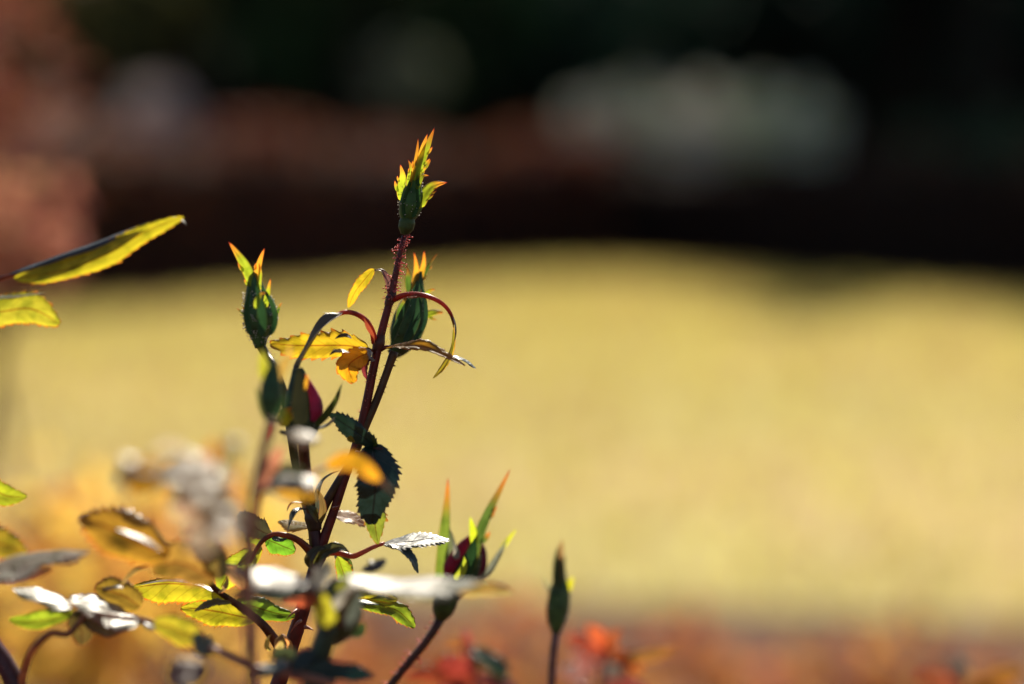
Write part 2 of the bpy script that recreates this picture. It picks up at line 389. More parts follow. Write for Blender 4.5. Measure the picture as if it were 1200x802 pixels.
# ------------------------------------------------------------------ far edge of the garden
def shrub(name, label, cat, x, y, h, rx, col, n, leaf=0.05, z0=0.0, group=None, ry=None, stems=5, nclump=60, crad=None, stemcol=(0.05, 0.03, 0.02), blooms=None):
    t = thing(name, label, cat, (x, y, 0), group)
    ry = ry or rx; cz = (h + z0) / 2; rz = (h - z0) / 2
    C = clumps((x, y, cz), (rx * .86, ry * .86, rz * .86), n, nclump, crad or 0.22 * rx)
    C = C[C[:, 2] > 0.02]
    cloud_mesh('foliage', C, unit(len(C)), np.random.uniform(.6, 1.3, len(C)) * leaf, M_FOL, t, (x, y, cz), col, kind='stuff')
    for k in range(stems):
        a = random.random() * 6.28; e = (x + math.cos(a) * rx * .6, y + math.sin(a) * ry * .6, z0 + rz * random.uniform(.9, 1.5))
        mid = (x + math.cos(a) * rx * .18, y + math.sin(a) * ry * .18, max(z0, .3 * h))
        rr = 0.012 * (1 + h * .5) if h > .9 else 0.005
        tube('stem', t, [np.array((x + math.cos(a) * .04 * rx, y + math.sin(a) * .04 * rx, -0.01)), np.array(mid), np.array(e)], [rr, rr * .7, rr * .3], stemcol, M_BARK, px=False, seg=6, n=7)
    if blooms:
        bc, bn, bs = blooms
        for k in range(bn):
            d = unit(1)[0]; d[1] = -abs(d[1]); q = np.array((x, y, cz)) + d * np.array((rx, ry, rz)) * .93
            C = q + unit(70) * np.random.rand(70, 1) ** .5 * bs; Nn = C - q
            Nn /= np.linalg.norm(Nn, axis=1)[:, None]
            cloud_mesh('flower_head', C, Nn, bs * .3, M_FOL, t, q, bc)
    return t
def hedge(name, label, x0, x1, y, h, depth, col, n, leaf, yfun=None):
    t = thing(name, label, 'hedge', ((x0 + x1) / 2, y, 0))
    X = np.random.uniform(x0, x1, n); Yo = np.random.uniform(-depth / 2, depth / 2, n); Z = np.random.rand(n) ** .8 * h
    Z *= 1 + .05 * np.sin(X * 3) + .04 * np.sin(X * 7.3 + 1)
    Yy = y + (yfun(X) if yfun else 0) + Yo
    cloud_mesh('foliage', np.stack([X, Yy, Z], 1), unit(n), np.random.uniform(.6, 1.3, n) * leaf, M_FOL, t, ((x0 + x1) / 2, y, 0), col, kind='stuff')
    # solid dark core added so no sky leaks between the leaves
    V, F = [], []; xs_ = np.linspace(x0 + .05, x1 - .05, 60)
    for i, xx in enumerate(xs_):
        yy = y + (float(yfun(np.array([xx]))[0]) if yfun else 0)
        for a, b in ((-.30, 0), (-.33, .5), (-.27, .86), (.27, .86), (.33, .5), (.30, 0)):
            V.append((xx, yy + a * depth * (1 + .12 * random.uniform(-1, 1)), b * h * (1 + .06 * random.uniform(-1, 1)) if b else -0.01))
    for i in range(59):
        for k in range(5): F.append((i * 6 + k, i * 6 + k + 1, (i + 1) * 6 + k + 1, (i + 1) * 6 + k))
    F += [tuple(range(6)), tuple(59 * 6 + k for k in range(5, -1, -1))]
    link_mesh('opaque_core', V, F, M_BARK, t, origin=((x0 + x1) / 2, y, 0), col=(0.02, 0.013, 0.01))
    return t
bow = lambda x: -6.2 * (1 - np.exp(-((x - 0.6) / 2.5) ** 2))
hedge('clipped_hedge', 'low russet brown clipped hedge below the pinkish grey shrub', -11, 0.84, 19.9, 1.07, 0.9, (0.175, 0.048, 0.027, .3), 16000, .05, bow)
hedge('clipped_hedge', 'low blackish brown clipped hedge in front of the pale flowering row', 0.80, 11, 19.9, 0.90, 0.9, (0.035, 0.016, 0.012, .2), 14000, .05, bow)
hedge('backdrop_hedge', 'tall dark evergreen hedge added as a backdrop against the sky', -24, 24, 33.5, 6.6, 2.4, (0.022, 0.045, 0.02, .25), 26000, .17)  # dense backdrop added to keep bright sky from showing between the trees
def tree(label, x, y, h, rx, col, n=7000, trunk=.13, cz=None):
    t = thing('garden_tree', label, 'tree', (x, y, 0), 'dark trees behind the hedges')
    b = np.array((x, y, 0.)); c0 = .28 * h
    trunk_o, C, r, T = tube('trunk', t, [b - (0, 0, .02), b + (.06, .03, h * .3), b + (-.05, 0, h * .6), b + (.03, 0, h * .9)], [trunk * 1.3, trunk, trunk * .65, trunk * .12], (0.035, 0.027, 0.02), M_BARK, px=False, n=16, seg=9, lump=.05)
    for k in range(9):
        z = h * random.uniform(.26, .75); a = random.random() * 6.28; L = rx * random.uniform(.55, .9)
        s = b + (0, 0, z); e = s + np.array((math.cos(a) * L, math.sin(a) * L, L * .55))
        tube('limb', trunk_o, [s, (s + e) / 2 + (0, 0, -.05 * L), e], [trunk * .4, trunk * .25, trunk * .06], (0.035, 0.027, 0.02), M_BARK, px=False, n=7, seg=6)
    C = clumps((x, y, c0 + (h - c0) / 2), (rx, rx, (h - c0) / 2), n, 90, .2 * rx)
    cloud_mesh('crown', C, unit(len(C)), np.random.uniform(.6, 1.3, len(C)) * .1, M_FOL, t, (x, y, h / 2), col, kind='stuff')
tree('dark green broad tree behind the white flowering shrubs', 1.4, 28.8, 4.7, 2.0, (0.02, 0.05, 0.03, .4), n=3000)
tree('blackish green round tree behind the blackish hedge', 4.8, 29.4, 6.8, 2.4, (0.015, 0.04, 0.026, .4))
tree('deep green tree with a bare low trunk behind the russet hedge', -1.6, 28.2, 5.0, 1.9, (0.045, 0.085, 0.035, .4))
tree('olive green loose tree behind the russet hedge beside the pale shrubs', -5.6, 28.6, 4.7, 1.9, (0.12, 0.12, 0.04, .5), n=3000)
tree('tallest bluish dark green tree rising behind the blackish hedge', 5.2, 27.3, 13.2, 2.1, (0.018, 0.05, 0.035, .4))
tree('brownish green tree standing tallest behind the russet hedge', -1.7, 26.6, 9.0, 1.9, (0.06, 0.075, 0.03, .5))
PALE = (0.66, 0.66, 0.50, .3)
for i, (px, h, rx, c) in enumerate([(693, 1.55, .38, (0.58, 0.55, 0.48, .3)), (750, 1.76, .44, PALE), (815, 1.70, .42, (0.60, 0.55, 0.47, .3)), (880, 1.66, .44, (0.58, 0.66, 0.38, .3)), (938, 1.62, .40, (0.62, 0.66, 0.46, .3))]):
    y = 24.6 + (.35 if i % 2 else 0)
    shrub('flowering_shrub', ['greyish white flowering shrub ending the pale row by the russet hedge', 'tallest pale cream flowering shrub in the row behind the blackish hedge', 'greyish pink flowering shrub in the middle of the pale row', 'pale greenish flowering shrub in the row behind the blackish hedge', 'pale cream flowering shrub closing the row beside the dark green bushes'][i], 'shrub',
          (px - 600) / FPX * y, y, h, rx, c, 1900, .05, .45, 'pale flowering shrubs behind the blackish hedge', blooms=((0.72, 0.72, 0.60, .3), 16, .11))
for (px, h, rx, c, lab) in [(190, 1.72, .50, (0.64, 0.53, 0.50, .3), 'round pale pinkish grey shrub behind the russet hedge'), (62, 1.62, .46, (0.56, 0.38, 0.34, .3), 'dull rose brown shrub behind the russet hedge end'), (470, 2.15, .46, (0.27, 0.28, 0.17, .3), 'tall grey green shrub behind the russet hedge middle')]:
    y = 24.8; shrub('flowering_shrub', lab, 'shrub', (px - 600) / FPX * y, y, h, rx, c, 1900, .05, .75 if px != 470 else 1.25, 'pale shrubs behind the russet hedge')
for (px, h, rx, lab) in [(1085, 1.35, .6, 'dark green rounded bush next to the pale flowering row'), (1175, 1.55, .6, 'dark green bush with fresher leaves at the end of the blackish hedge')]:
    y = 24.7; shrub('garden_bush', lab, 'bush', (px - 600) / FPX * y, y, h, rx, (0.08, 0.13, 0.07, .3), 1800, .055, .1)

# ------------------------------------------------------------------ middle distance: copper shrubs in the bed
shrub('copper_shrub', 'tall rust brown leafy shrub standing beside the low ochre shrub', 'shrub', -0.70, 2.75, 1.16, .24, (0.27, 0.09, 0.058, .45), 2000, .0115, .64, nclump=120, crad=.05, stemcol=(0.12, .04, .025))
shrub('pink_brown_shrub', 'slim pinkish brown leafy shrub in front of the tall rust shrub', 'shrub', -0.47, 2.2, .83, .095, (0.46, 0.19, 0.12, .55), 420, .0095, .67, nclump=40, crad=.03, stems=3, stemcol=(0.12, .05, .035))
for (px, py, d, h, rx, c, nn, lab) in [
    (135, 690, 2.0, .545, .22, (0.70, 0.39, 0.09, .9), 620, 'ochre leaved low shrub in the bed behind the pale glaring leaves'),
    (330, 735, 2.6, .40, .24, (0.36, 0.14, 0.05, .8), 600, 'reddish brown low shrub in the bed behind the sharp cane'),
    (560, 745, 2.5, .365, .22, (0.42, 0.15, 0.05, .8), 750, 'brick red low shrub in the bed behind the magenta bud'),
    (830, 775, 2.6, .335, .24, (0.42, 0.15, 0.055, .8), 800, 'dull red low shrub in the bed beyond the lone slim bud'),
    (1090, 790, 2.5, .31, .24, (0.42, 0.17, 0.06, .8), 700, 'brownish red low shrub in the bed beyond the pale shut bud')]:
    shrub('low_copper_shrub', lab, 'shrub', (px - 600) / FPX * d, d, h, rx, c, nn, 17e-3, (.38 if d == 2.0 else .02), nclump=30, crad=.06, stemcol=(0.1, .03, .02), group='low copper shrubs in the bed')

# ------------------------------------------------------------------ the roses
def ground_at(px, dz): d = FOCUS - dz; return np.array([(px - 600) / FPX * d, d, -0.01])
def rose(label, px, dz, group='roses in the bed'):
    b = ground_at(px, dz); return thing('rose_bush', label, 'rose', (b[0], b[1], 0.0), group)
def cane(parent, pts, rad, col, dz=0.0, root=None, name='cane', **kw):
    W = pp(pts, dz); s = MPP(dz); rad = [r * s for r in rad]
    if root is not None:
        g_ = ground_at(root[0], root[1]); m_ = (np.array(W[-1]) + g_) / 2 + (0.012, 0, 0.02)
        W += [m_, g_]; rad += [rad[-1] * 1.25, rad[-1] * 1.6]
        kw['n'] = int(kw.get('n', 30) * 2.4)
    # radii run evenly along the points
    return tube(name, parent, W, rad, col, px=False, **kw)
def bud(parent, axis, rad, dz, col=BUDG, hairs=90, hair_len=2.2, seg=20, hip=None, name='flower_bud'):
    ob, C, r, T = tube(name, parent, axis, rad, col, M_BUD, dz, n=34, seg=seg, ridges=5, ridge_amp=0.085)
    if hip:
        tube('hip', ob, hip[0], hip[1], (0.05, 0.085, 0.02), M_BUD, dz, n=16, seg=16)
    if hairs: bristles(ob, C, r, T, hairs, hair_len * MPP(dz), HAIRW, 0.05, 0.75, ball=0.5, name='hairs')
    return ob
SY = (0.46, 0.56, 0.03, 1.0); SG = (0.16, 0.28, 0.03, 0.75); SO = (0.85, 0.42, 0.03, 1.0); SD = (0.04, 0.10, 0.03, 0.4)
FACE = (0.05, 0.2, 1.0); GLARE = 'G'

# ============ the sharp rose
A = rose('sharp maroon caned rose with bristly topmost bud and yellow backlit leaves', 318, 0)
main, C, r, T = cane(A, [(474, 276), (466, 310), (458, 348), (447, 390), (437, 435), (428, 480), (419, 516), (405, 558), (391, 600), (375, 645), (362, 690), (347, 740), (330, 790), (322, 815)],
    [3.1, 3.6, 4.3, 5.0, 5.3, 5.5, 5.3, 5.2, 5.4, 6.6, 8.2, 9, 9.4, 9.8], MAROON, 0, (318, 0), seg=14, n=90, lump=.02)
LT = lambda px_i: px_i
bristles(main, C, r, T, 130, 6.0 * MPP(), (0.95, .32, .30), 0.0, 0.030, ball=.36, rad=.17)
bristles(main, C, r, T, 80, 3.2 * MPP(), (0.9, .3, .25), 0.028, 0.085, ball=.3, rad=.18)
bristles(main, C, r, T, 110, 3.6 * MPP(), (0.6, .16, .12), 0.06, 0.24, ball=0, name='prickles', rad=.2)
# node swellings where leaf stalks leave
for (x, y, rr) in ((458, 350, 7.2), (444, 402, 8.2), (373, 652, 11)):
    tube('node', A, [(x + 3, y - rr * 1.3), (x, y), (x - 4, y + rr * 1.3)], [rr * .55, rr * .92, rr * .6], (0.10, .03, .02), n=10, seg=12)
c2, C, r, T = cane(A, [(462, 412), (455, 432), (441, 470), (426, 505), (412, 540), (396, 566), (381, 592), (371, 614)], [5.5, 4.8, 4.8, 5, 5, 5.2, 5.6, 6], (0.10, 0.05, 0.02), 0, n=40, name='side_cane')
for v in (c2,): pass
bristles(c2, C, r, T, 60, 3.4 * MPP(), (0.3, .1, .06), 0.0, 0.6, ball=0, name='prickles', rad=.2)
c3, C, r, T = cane(A, [(355, 516, .03), (357, 540, .02), (361, 575, .01), (366, 605), (369, 630), (371, 650)], [7, 6.5, 6.5, 7, 7.5, 8], PURP, 0, n=34, name='side_cane')
bristles(c3, C, r, T, 20, 3.6 * MPP(), (0.2, .05, .05), 0.1, 0.9, ball=0, name='prickles', rad=.2)
tube('node', A, [(365, 588), (367, 606), (369, 622)], [6, 11, 8], (0.05, .03, .02), n=10, seg=12)
c4, C, r, T = cane(A, [(304, 402, .015), (311, 415, .015), (321, 430, .02), (332, 460, .015), (340, 500, .0), (347, 545, -.005), (356, 580, -.005), (364, 604, 0)], [5.5, 5.5, 5, 5.5, 5.5, 5.5, 6, 7], GSTEM, 0, n=40, name='side_cane')
bristles(c4, C, r, T, 26, 4 * MPP(), (0.5, .2, .12), 0.0, 0.3, ball=.3)

# --- topmost bud
b1 = bud(A, [(477, 260), (478, 253), (481, 240), (483, 227), (486, 212), (490, 196), (496, 178)], [6.5, 10.5, 14.2, 12, 7, 4.4, 2], 0, (0.055, 0.13, 0.025), hairs=90, hair_len=3.2, hip=([(474, 275), (475.5, 268), (477, 261), (478, 256)], [4.5, 9.2, 9.8, 8.2]))
bs = lambda o, pts, half, nrm, col, **k: blade('sepal', o, pts, half, nrm, col, M_SEPALG, **k)
bl = lambda o, pts, half, nrm, col, **k: blade('sepal', o, pts, half, nrm, col, M_SEPAL, **k)
bl(b1, [(485, 212, .003), (491, 196, .004), (499, 176, .003), (509, 150, 0)], 6.5, (-.3, .1, 1), SY, prof='lance', fold=.2, lobes=[(.35, 1, 11, 2.2, .55), (.52, 1, 11, 2.2, .7), (.2, 1, 9, 2.2, .5), (.3, -1, 7, 1.8, .6)])
bl(b1, [(490, 196, .003), (493, 184, .003), (496, 172, .003), (501, 157, .002)], 4.2, (.2, .1, 1), SO, prof='lance', fold=.25)
bl(b1, [(481, 214, .004), (485, 200, .004), (488, 184, .003), (490, 162, .001)], 3.4, (.5, .1, 1), SO, prof='lance', fold=.2, lobes=[(.35, -1, 9, 1.8, .75)])
bl(b1, [(471, 236, .0), (470, 222, .0), (472, 208, .0), (469, 193, .002)], 6.0, (.25, .1, 1), (0.50, 0.60, .03, 1), prof='lance', fold=.15, lobes=[(.25, -1, 14, 2.6, .7), (.5, -1, 8, 1.6, .5)])
bl(b1, [(479, 222, .003), (480, 208, .003), (482, 198, .003), (478, 187, .002)], 4.0, (.3, .1, 1), SY, prof='lance', fold=.15, lobes=[(.55, -1, 7, 1.5, .8)])
bl(b1, [(491, 245, .002), (496, 230, .0), (506, 218, -.002), (524, 214, -.003)], 9.5, (-.35, .3, 1), (0.50, 0.60, .03, 1), prof='lance', fold=.3, lobes=[(.25, 1, 12, 2, .45), (.45, 1, 10, 1.8, .4), (.65, 1, 6, 1.4, .5)])
bl(b1, [(489, 222, .004), (492, 212, .003), (496, 206, .002), (503, 206, .001)], 3.6, (-.3, .2, 1), SY, prof='lance', fold=.2)
bl(b1, [(489, 208, .004), (494, 201, .003), (500, 195, .002), (505, 187, .001)], 3.0, (-.3, .2, 1), SY, prof='lance', fold=.2, lobes=[(.3, 1, 5, 1.4, .6)])

# --- second bud, right behind the cane
b2 = bud(A, [(458, 416), (466, 408), (474, 392), (480, 375), (485, 358), (488, 345), (490, 330), (491, 318)], [6, 11, 18.5, 19.5, 15.5, 10, 6.5, 4], -.028, (0.045, 0.105, 0.032), hairs=60)
bl(b2, [(484, 345), (487, 328), (488, 314), (485, 296)], 4.6, (.2, .1, 1), SO, dz=-.026, prof='lance')
bl(b2, [(489, 340), (492, 325), (496, 312), (497, 294)], 4.6, (-.2, .1, 1), SO, dz=-.028, prof='lance', lobes=[(.3, 1, 9, 2, .5)])
bl(b2, [(492, 335), (499, 320), (505, 308), (513, 297)], 3.6, (-.2, .9, .5), SG, dz=-.03, prof='lance', lobes=[(.5, 1, 7, 1.6, .5)])
bl(b2, [(480, 345), (478, 330), (479, 320), (476, 312)], 5.6, (.4, .7, .5), SG, dz=-.024, prof='lance')
bl(b2, [(495, 372), (503, 368), (510, 366), (520, 367)], 6, (-.2, .5, .8), SY, dz=-.03, prof='lance', lobes=[(.35, 1, 12, 2, .3)])
bl(b2, [(494, 352), (499, 346), (504, 341), (510, 339)], 3.5, (-.2, .3, .8), SY, dz=-.03, prof='lance')
bl(b2, [(466, 385), (468, 365), (474, 352), (477, 340)], 5.5, (.7, .3, .6), SG, dz=-.02, prof='lance', fold=.3)

for off, nn in ((-8, (.8, .1, .6)), (5, (-.3, .1, 1)), (13, (-.9, .1, .5))):
    bs(b2, [(468 + off, 402), (479 + off * 1.3, 378), (486 + off * .9, 355), (490 + off * .3, 332)], 6.5, nn, (0.05, .13, .05, .35), dz=-.0075 - abs(off) * .0006, prof='lance', fold=-.15)
for off, nn in ((-6, (.7, .1, .7)), (5, (-.5, .1, .9))):
    bs(b1, [(479 + off * .8, 256), (482 + off * 1.2, 240), (484 + off, 224), (488 + off * .3, 200)], 4.6, nn, (0.05, .15, .03, .4), dz=.0047 - abs(off) * .0002, prof='lance', fold=-.15)

# --- third bud, on the left
b3 = bud(A, [(305, 408), (304, 398), (304, 385), (305, 370), (303, 355), (300, 342), (299, 330), (299, 318)], [6, 9, 16, 19.5, 17, 11.5, 8, 5], .015, (0.05, 0.12, 0.035), hairs=300, hair_len=3.8)
bl(b3, [(297, 338), (293, 325), (284, 306), (268, 284)], 7.5, (.25, .1, 1), SY, dz=.017, prof='lance', lobes=[(.42, -1, 12, 3.2, .8), (.12, -1, 10, 2.5, .6)])
bl(b3, [(300, 338), (301, 322), (304, 308), (310, 291)], 5, (-.2, .1, 1), SO, dz=.017, prof='lance', lobes=[(.45, -1, 8, 2, .8)])
bl(b3, [(303, 345), (304, 330), (305, 318), (303, 308)], 4, (-.5, .1, 1), SY, dz=.018, prof='lance')
bl(b3, [(311, 362), (313, 348), (315, 338), (317, 327)], 4.5, (-.4, .1, 1), SY, dz=.02, prof='lance', lobes=[(.3, 1, 5, 1.4, .6)])
bl(b3, [(301, 362), (302, 352), (305, 346), (312, 343)], 4.6, (-.3, .6, 1), SY, dz=.034, prof='lance')
bl(b3, [(289, 372), (284, 366), (281, 364), (277, 361)], 2.2, (.3, .5, 1), SG, dz=.015, prof='lance', lobes=[(.4, 1, 8, 1.5, .5)])
bl(b3, [(322, 372), (326, 364), (328, 358), (331, 355)], 2.0, (.3, .5, 1), SG, dz=.015, prof='lance')
for off, nn in (((-9, 0), (.9, .1, .5)), ((2, 2), (.1, .1, 1)), ((11, 1), (-.8, .1, .6))):
    bs(b3, [(304 + off[0], 394), (304 + off[0] * 1.55, 372), (302 + off[0] * 1.2, 352), (299 + off[0] * .5, 334)], 6.5, nn, (0.05, .14, .04, .35), dz=.036 - abs(off[0]) * .0012, prof='lance', fold=-.12)

# --- fifth bud: dark with a magenta petal
b5 = bud(A, [(355, 520), (354, 508), (354, 495), (354, 478), (353, 460), (351, 445), (349, 432)], [9, 17, 21, 20, 17, 11, 6], .03, (0.03, 0.06, 0.025), hairs=40)
tube('petal', b5, [(366, 494), (370, 482), (369, 468), (363, 452), (358, 440)], [3, 7.5, 7, 4.2, 1.5], (0.52, 0.025, 0.11), M_PETAL, .035, n=22, seg=14)
tube('petal', b5, [(372, 492), (375, 480), (373, 468), (369, 458)], [3, 4, 3.6, 1], (0.60, 0.10, 0.20), M_PETAL, .03, n=16, seg=10)
bs(b5, [(370, 500), (382, 488), (393, 472), (401, 448)], 7.5, (-.5, .3, .6), (0.10, 0.13, 0.02, .6), dz=.035, prof='lance', fold=.4)
bs(b5, [(368, 502), (378, 500), (386, 496), (393, 488)], 5, 'G', GLARE_GRY, dz=.03, prof='lance')
bs(b5, [(352, 500), (352, 475), (352, 455), (350, 428)], 11, (.2, .1, 1), (0.05, .05, .02, .3), dz=.056, prof='lance', fold=-.15)
bl(b5, [(335, 500), (333, 490), (336, 482), (343, 478)], 8, (.3, .3, 1), (0.75, .62, .02, 1), dz=.04, prof='lance', lobes=[(.5, 1, 12, 3, .5), (.25, 1, 11, 3, .3), (.3, -1, 10, 2.5, .2)])
bl(b5, [(356, 458), (359, 447), (360, 442), (358, 438)], 3, (-.3, .3, 1), SO, dz=.056, prof='lance')
tube('bract', b5, [(350, 505), (340, 508), (328, 506)], [5, 4, 2], (0.08, .08, .02), dz=.04, n=8, seg=8)

# --- curled young leaf stalks on the main cane
blade('leaf', A, [(459, 352), (457, 338), (453, 326), (446, 317), (437, 318)], 4.6, [(-.2, .5, .8), 'G'], (0.35, .16, .14, .5), prof='ribbon', fold=.5, nt=26)
blade('leaf', A, [(438, 315), (428, 327), (417, 341), (408, 361)], 8.8, (.25, .25, 1), (0.68, .47, .02, 1), fold=.22, teeth=9, amp=.14, wave=.06)
ar, C, r, T = tube('leaf_stalk', A, [(461, 352), (470, 347, .004), (486, 345, .008), (503, 348, .01), (517, 355, .01), (527, 366, .008), (532, 380, .006)], [3.4, 3.2, 3, 2.8, 2.5, 2.2, 1.8], (0.55, .08, .05), M_STALK, n=36, seg=9)
bristles(ar, C, r, T, 70, 2.4 * MPP(), PINK, .05, .9, ball=.3)
blade('stipule', ar, [(464, 353, .002), (474, 349, .006), (486, 347, .01), (497, 347, .01)], 5.5, (.1, .75, .6), (0.8, .2, .08, .9), prof='ribbon', teeth=8, amp=.2)
blade('leaflet', ar, [(524, 362, .008), (531, 376, .006), (533, 390, .004), (530, 410, .004), (522, 428, .004), (507, 444, .004)], 10, [(-.9, .1, .25), (-.85, .1, .4), (-.4, .3, .8)], (0.60, .48, .03, .95), fold=.5, fold2=.1, teeth=9, amp=.16, wave=.05)
blade('leaflet', ar, [(528, 366, .006), (533, 378, .008), (534, 392, .01), (531, 406, .01)], 3.4, (.9, .3, .3), (0.10, .04, .03, .3), prof='lance', fold=.3)
ar, C, r, T = tube('leaf_stalk', A, [(439, 402), (436, 388, .003), (428, 375, .006), (417, 368, .008), (404, 366, .01), (392, 371, .012)], [4, 3.6, 3.2, 3, 2.8, 2.4], (0.55, .09, .05), M_STALK, n=30, seg=9)
bristles(ar, C, r, T, 55, 2.0 * MPP(), (0.7, .3, .2), .02, .9, ball=.3)
blade('stipule', ar, [(440, 404, .003), (436, 392, .008), (430, 381, .01), (426, 372, .01)], 2.8, (-.4, .5, .8), (0.5, .10, .04, .5), prof='ribbon')
blade('leaflet', ar, [(402, 367, .012), (390, 373, .014), (376, 387, .018), (361, 410, .022), (350, 432, .028), (343, 455, .032)], 12, [(.2, .8, .5), (-.75, .45, .45), (-.75, .3, .55)], (0.10, .09, .08, .3), prof='ribbon', fold=.75, fold2=.35, nt=30, wave=.05)
blade('leaflet', ar, [(398, 368, .012), (390, 367, .014), (384, 367, .015), (378, 366, .015)], 2.2, 'G', GLARE_GRY, prof='lance')

# --- yellow leaf across the canes
bt, C, r, T = tube('leaf_stalk', A, [(438, 414), (434, 411, .004), (431, 409, .006)], [3, 2.6, 2.2], RSTEM, M_STALK, n=6, seg=8)
blade('leaflet', bt, [(433, 409, .004), (412, 406, .008), (385, 405, .01), (352, 405, .012), (316, 403, .016)], 20, (.05, .28, 1), (0.72, .48, .02, 1), prof='ovate', fold=.12, fold2=.30, teeth=10, amp=.24, wave=.12, lopsided=.9)
blade('leaflet', bt, [(412, 396, .012), (406, 393, .014), (398, 394, .015), (392, 398, .014)], 4, (.1, .5, .6), (0.12, .07, .03, .3), prof='lance')
blade('leaflet', bt, [(433, 414, .006), (420, 419, .010), (409, 428, .012), (415, 449, .012)], 17, (.15, .1, 1), (0.82, .40, .015, 1), prof='ovate', fold=.3, teeth=9, amp=.12)
blade('leaflet', bt, [(408, 412, .014), (398, 411, .018), (390, 413, .02), (385, 418, .02)], 6, 'G', (0.2, .12, .06, .4), prof='lance')
blade('bract', A, [(434, 418, .006), (428, 424, .008), (427, 433, .008), (430, 446, .006)], 8, (-.5, .3, .8), (0.35, .05, .06, .6), prof='lance', teeth=7, amp=.2)
blade('bract', A, [(436, 424, .008), (434, 416, .01), (432, 411, .01), (428, 408, .01)], 5, (0, .85, .5), (0.5, .5, .5, .4), prof='lance')
bt, C, r, T = tube('leaf_stalk', A, [(446, 410), (452, 407), (460, 407)], [3, 2.4, 2], RSTEM, M_STALK, n=6, seg=8)
blade('leaflet', bt, [(452, 408, .006), (472, 406, .01), (495, 406, .012), (520, 417, .012), (545, 429, .012)], 12, [(.1, .8, .55), (.15, .55, .8), (.2, .95, .3)], (0.60, .28, .02, .75), fold=.25, fold2=.55, teeth=11, amp=.16, wave=.07)
blade('leaflet', bt, [(525, 421, .008), (537, 420, .006), (547, 424, .004), (558, 432, .004)], 9, 'G', (0.08, .14, .14, .3), fold=.2, teeth=6)

# --- dark leaves on the middle of the cane
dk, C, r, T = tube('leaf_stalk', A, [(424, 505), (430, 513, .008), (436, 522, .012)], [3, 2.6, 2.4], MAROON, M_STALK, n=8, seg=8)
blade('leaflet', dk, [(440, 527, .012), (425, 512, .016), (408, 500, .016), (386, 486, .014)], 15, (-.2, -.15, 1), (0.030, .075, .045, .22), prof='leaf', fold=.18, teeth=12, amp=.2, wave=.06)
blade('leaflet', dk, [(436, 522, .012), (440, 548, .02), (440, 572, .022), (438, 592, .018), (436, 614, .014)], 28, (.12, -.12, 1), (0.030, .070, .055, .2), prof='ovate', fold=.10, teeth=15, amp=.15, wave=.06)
blade('leaflet', dk, [(438, 588, .012), (438, 606, .012), (440, 620, .011), (443, 638, .010)], 16, (.1, .1, 1), (0.26, .30, .03, .75), prof='lance', fold=.25, teeth=6, amp=.2)  # tip of the dark leaflet, its sunlit look given by a brighter colour
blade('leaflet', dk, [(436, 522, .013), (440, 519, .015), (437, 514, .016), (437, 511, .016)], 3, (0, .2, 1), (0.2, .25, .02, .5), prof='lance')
blade('bract', A, [(437, 525, .015), (446, 526, .015), (454, 527, .015)], 2, (0, .6, .8), (0.25, .06, .04, .5), prof='lance')
blade('bract', A, [(408, 512, .018), (412, 516, .018), (416, 518, .018)], 4, (0, .1, 1), (0.7, .5, .02, 1), prof='lance')

# --- small leaves at the lower fork
blade('leaf', A, [(368, 606, .008), (358, 598, .012), (347, 600, .016), (337, 622, .016)], 8, [(-.3, .7, .6), (-.6, .3, .7)], (0.10, .11, .10, .3), prof='lance', fold=.45, teeth=5, amp=.1)
blade('leaf', A, [(366, 596, .006), (352, 589, .008), (341, 590, .01), (336, 600, .01)], 3.2, 'G', (0.4, .15, .08, .6), prof='lance')
blade('leaf', A, [(374, 602, .004), (372, 580, .006), (380, 562, .008), (399, 552, .012)], 6.5, (-.1, .8, .5), (0.13, .14, .09, .4), prof='lance', fold=.35)
blade('stipule', A, [(371, 610, .008), (367, 600, .012), (360, 592, .012), (352, 590, .012)], 8, (.3, .5, .8), (0.16, .15, .04, .5), prof='lance', fold=.4)
blade('stipule', A, [(375, 612, .008), (379, 598, .01), (376, 582, .01), (370, 572, .01)], 5.5, (-.3, .2, 1), (0.28, .18, .05, .6), prof='lance', fold=.4)
blade('leaf', A, [(366, 618, -.01), (352, 616, -.014), (340, 614, -.018), (326, 611, -.02)], 15, (.1, .8, .55), (0.80, .62, .22, .9), fold=.15, teeth=8, amp=.16)
blade('leaf', A, [(392, 604, -.012), (402, 606, -.014), (414, 608, -.018), (428, 616, -.02)], 17, (.1, .78, .6), (0.85, .50, .26, .9), fold=.15, teeth=8, amp=.18)
blade('stipule', A, [(370, 662, .012), (380, 648, .016), (395, 642, .016), (410, 648, .012)], 11, (.3, .6, .7), (0.14, .13, .03, .45), prof='lance', fold=.5, teeth=6, amp=.12)
blade('stipule', A, [(366, 668, .014), (363, 656, .018), (370, 645, .018), (384, 642, .016)], 9, (-.3, .5, .8), (0.12, .09, .03, .4), prof='lance', fold=.4)

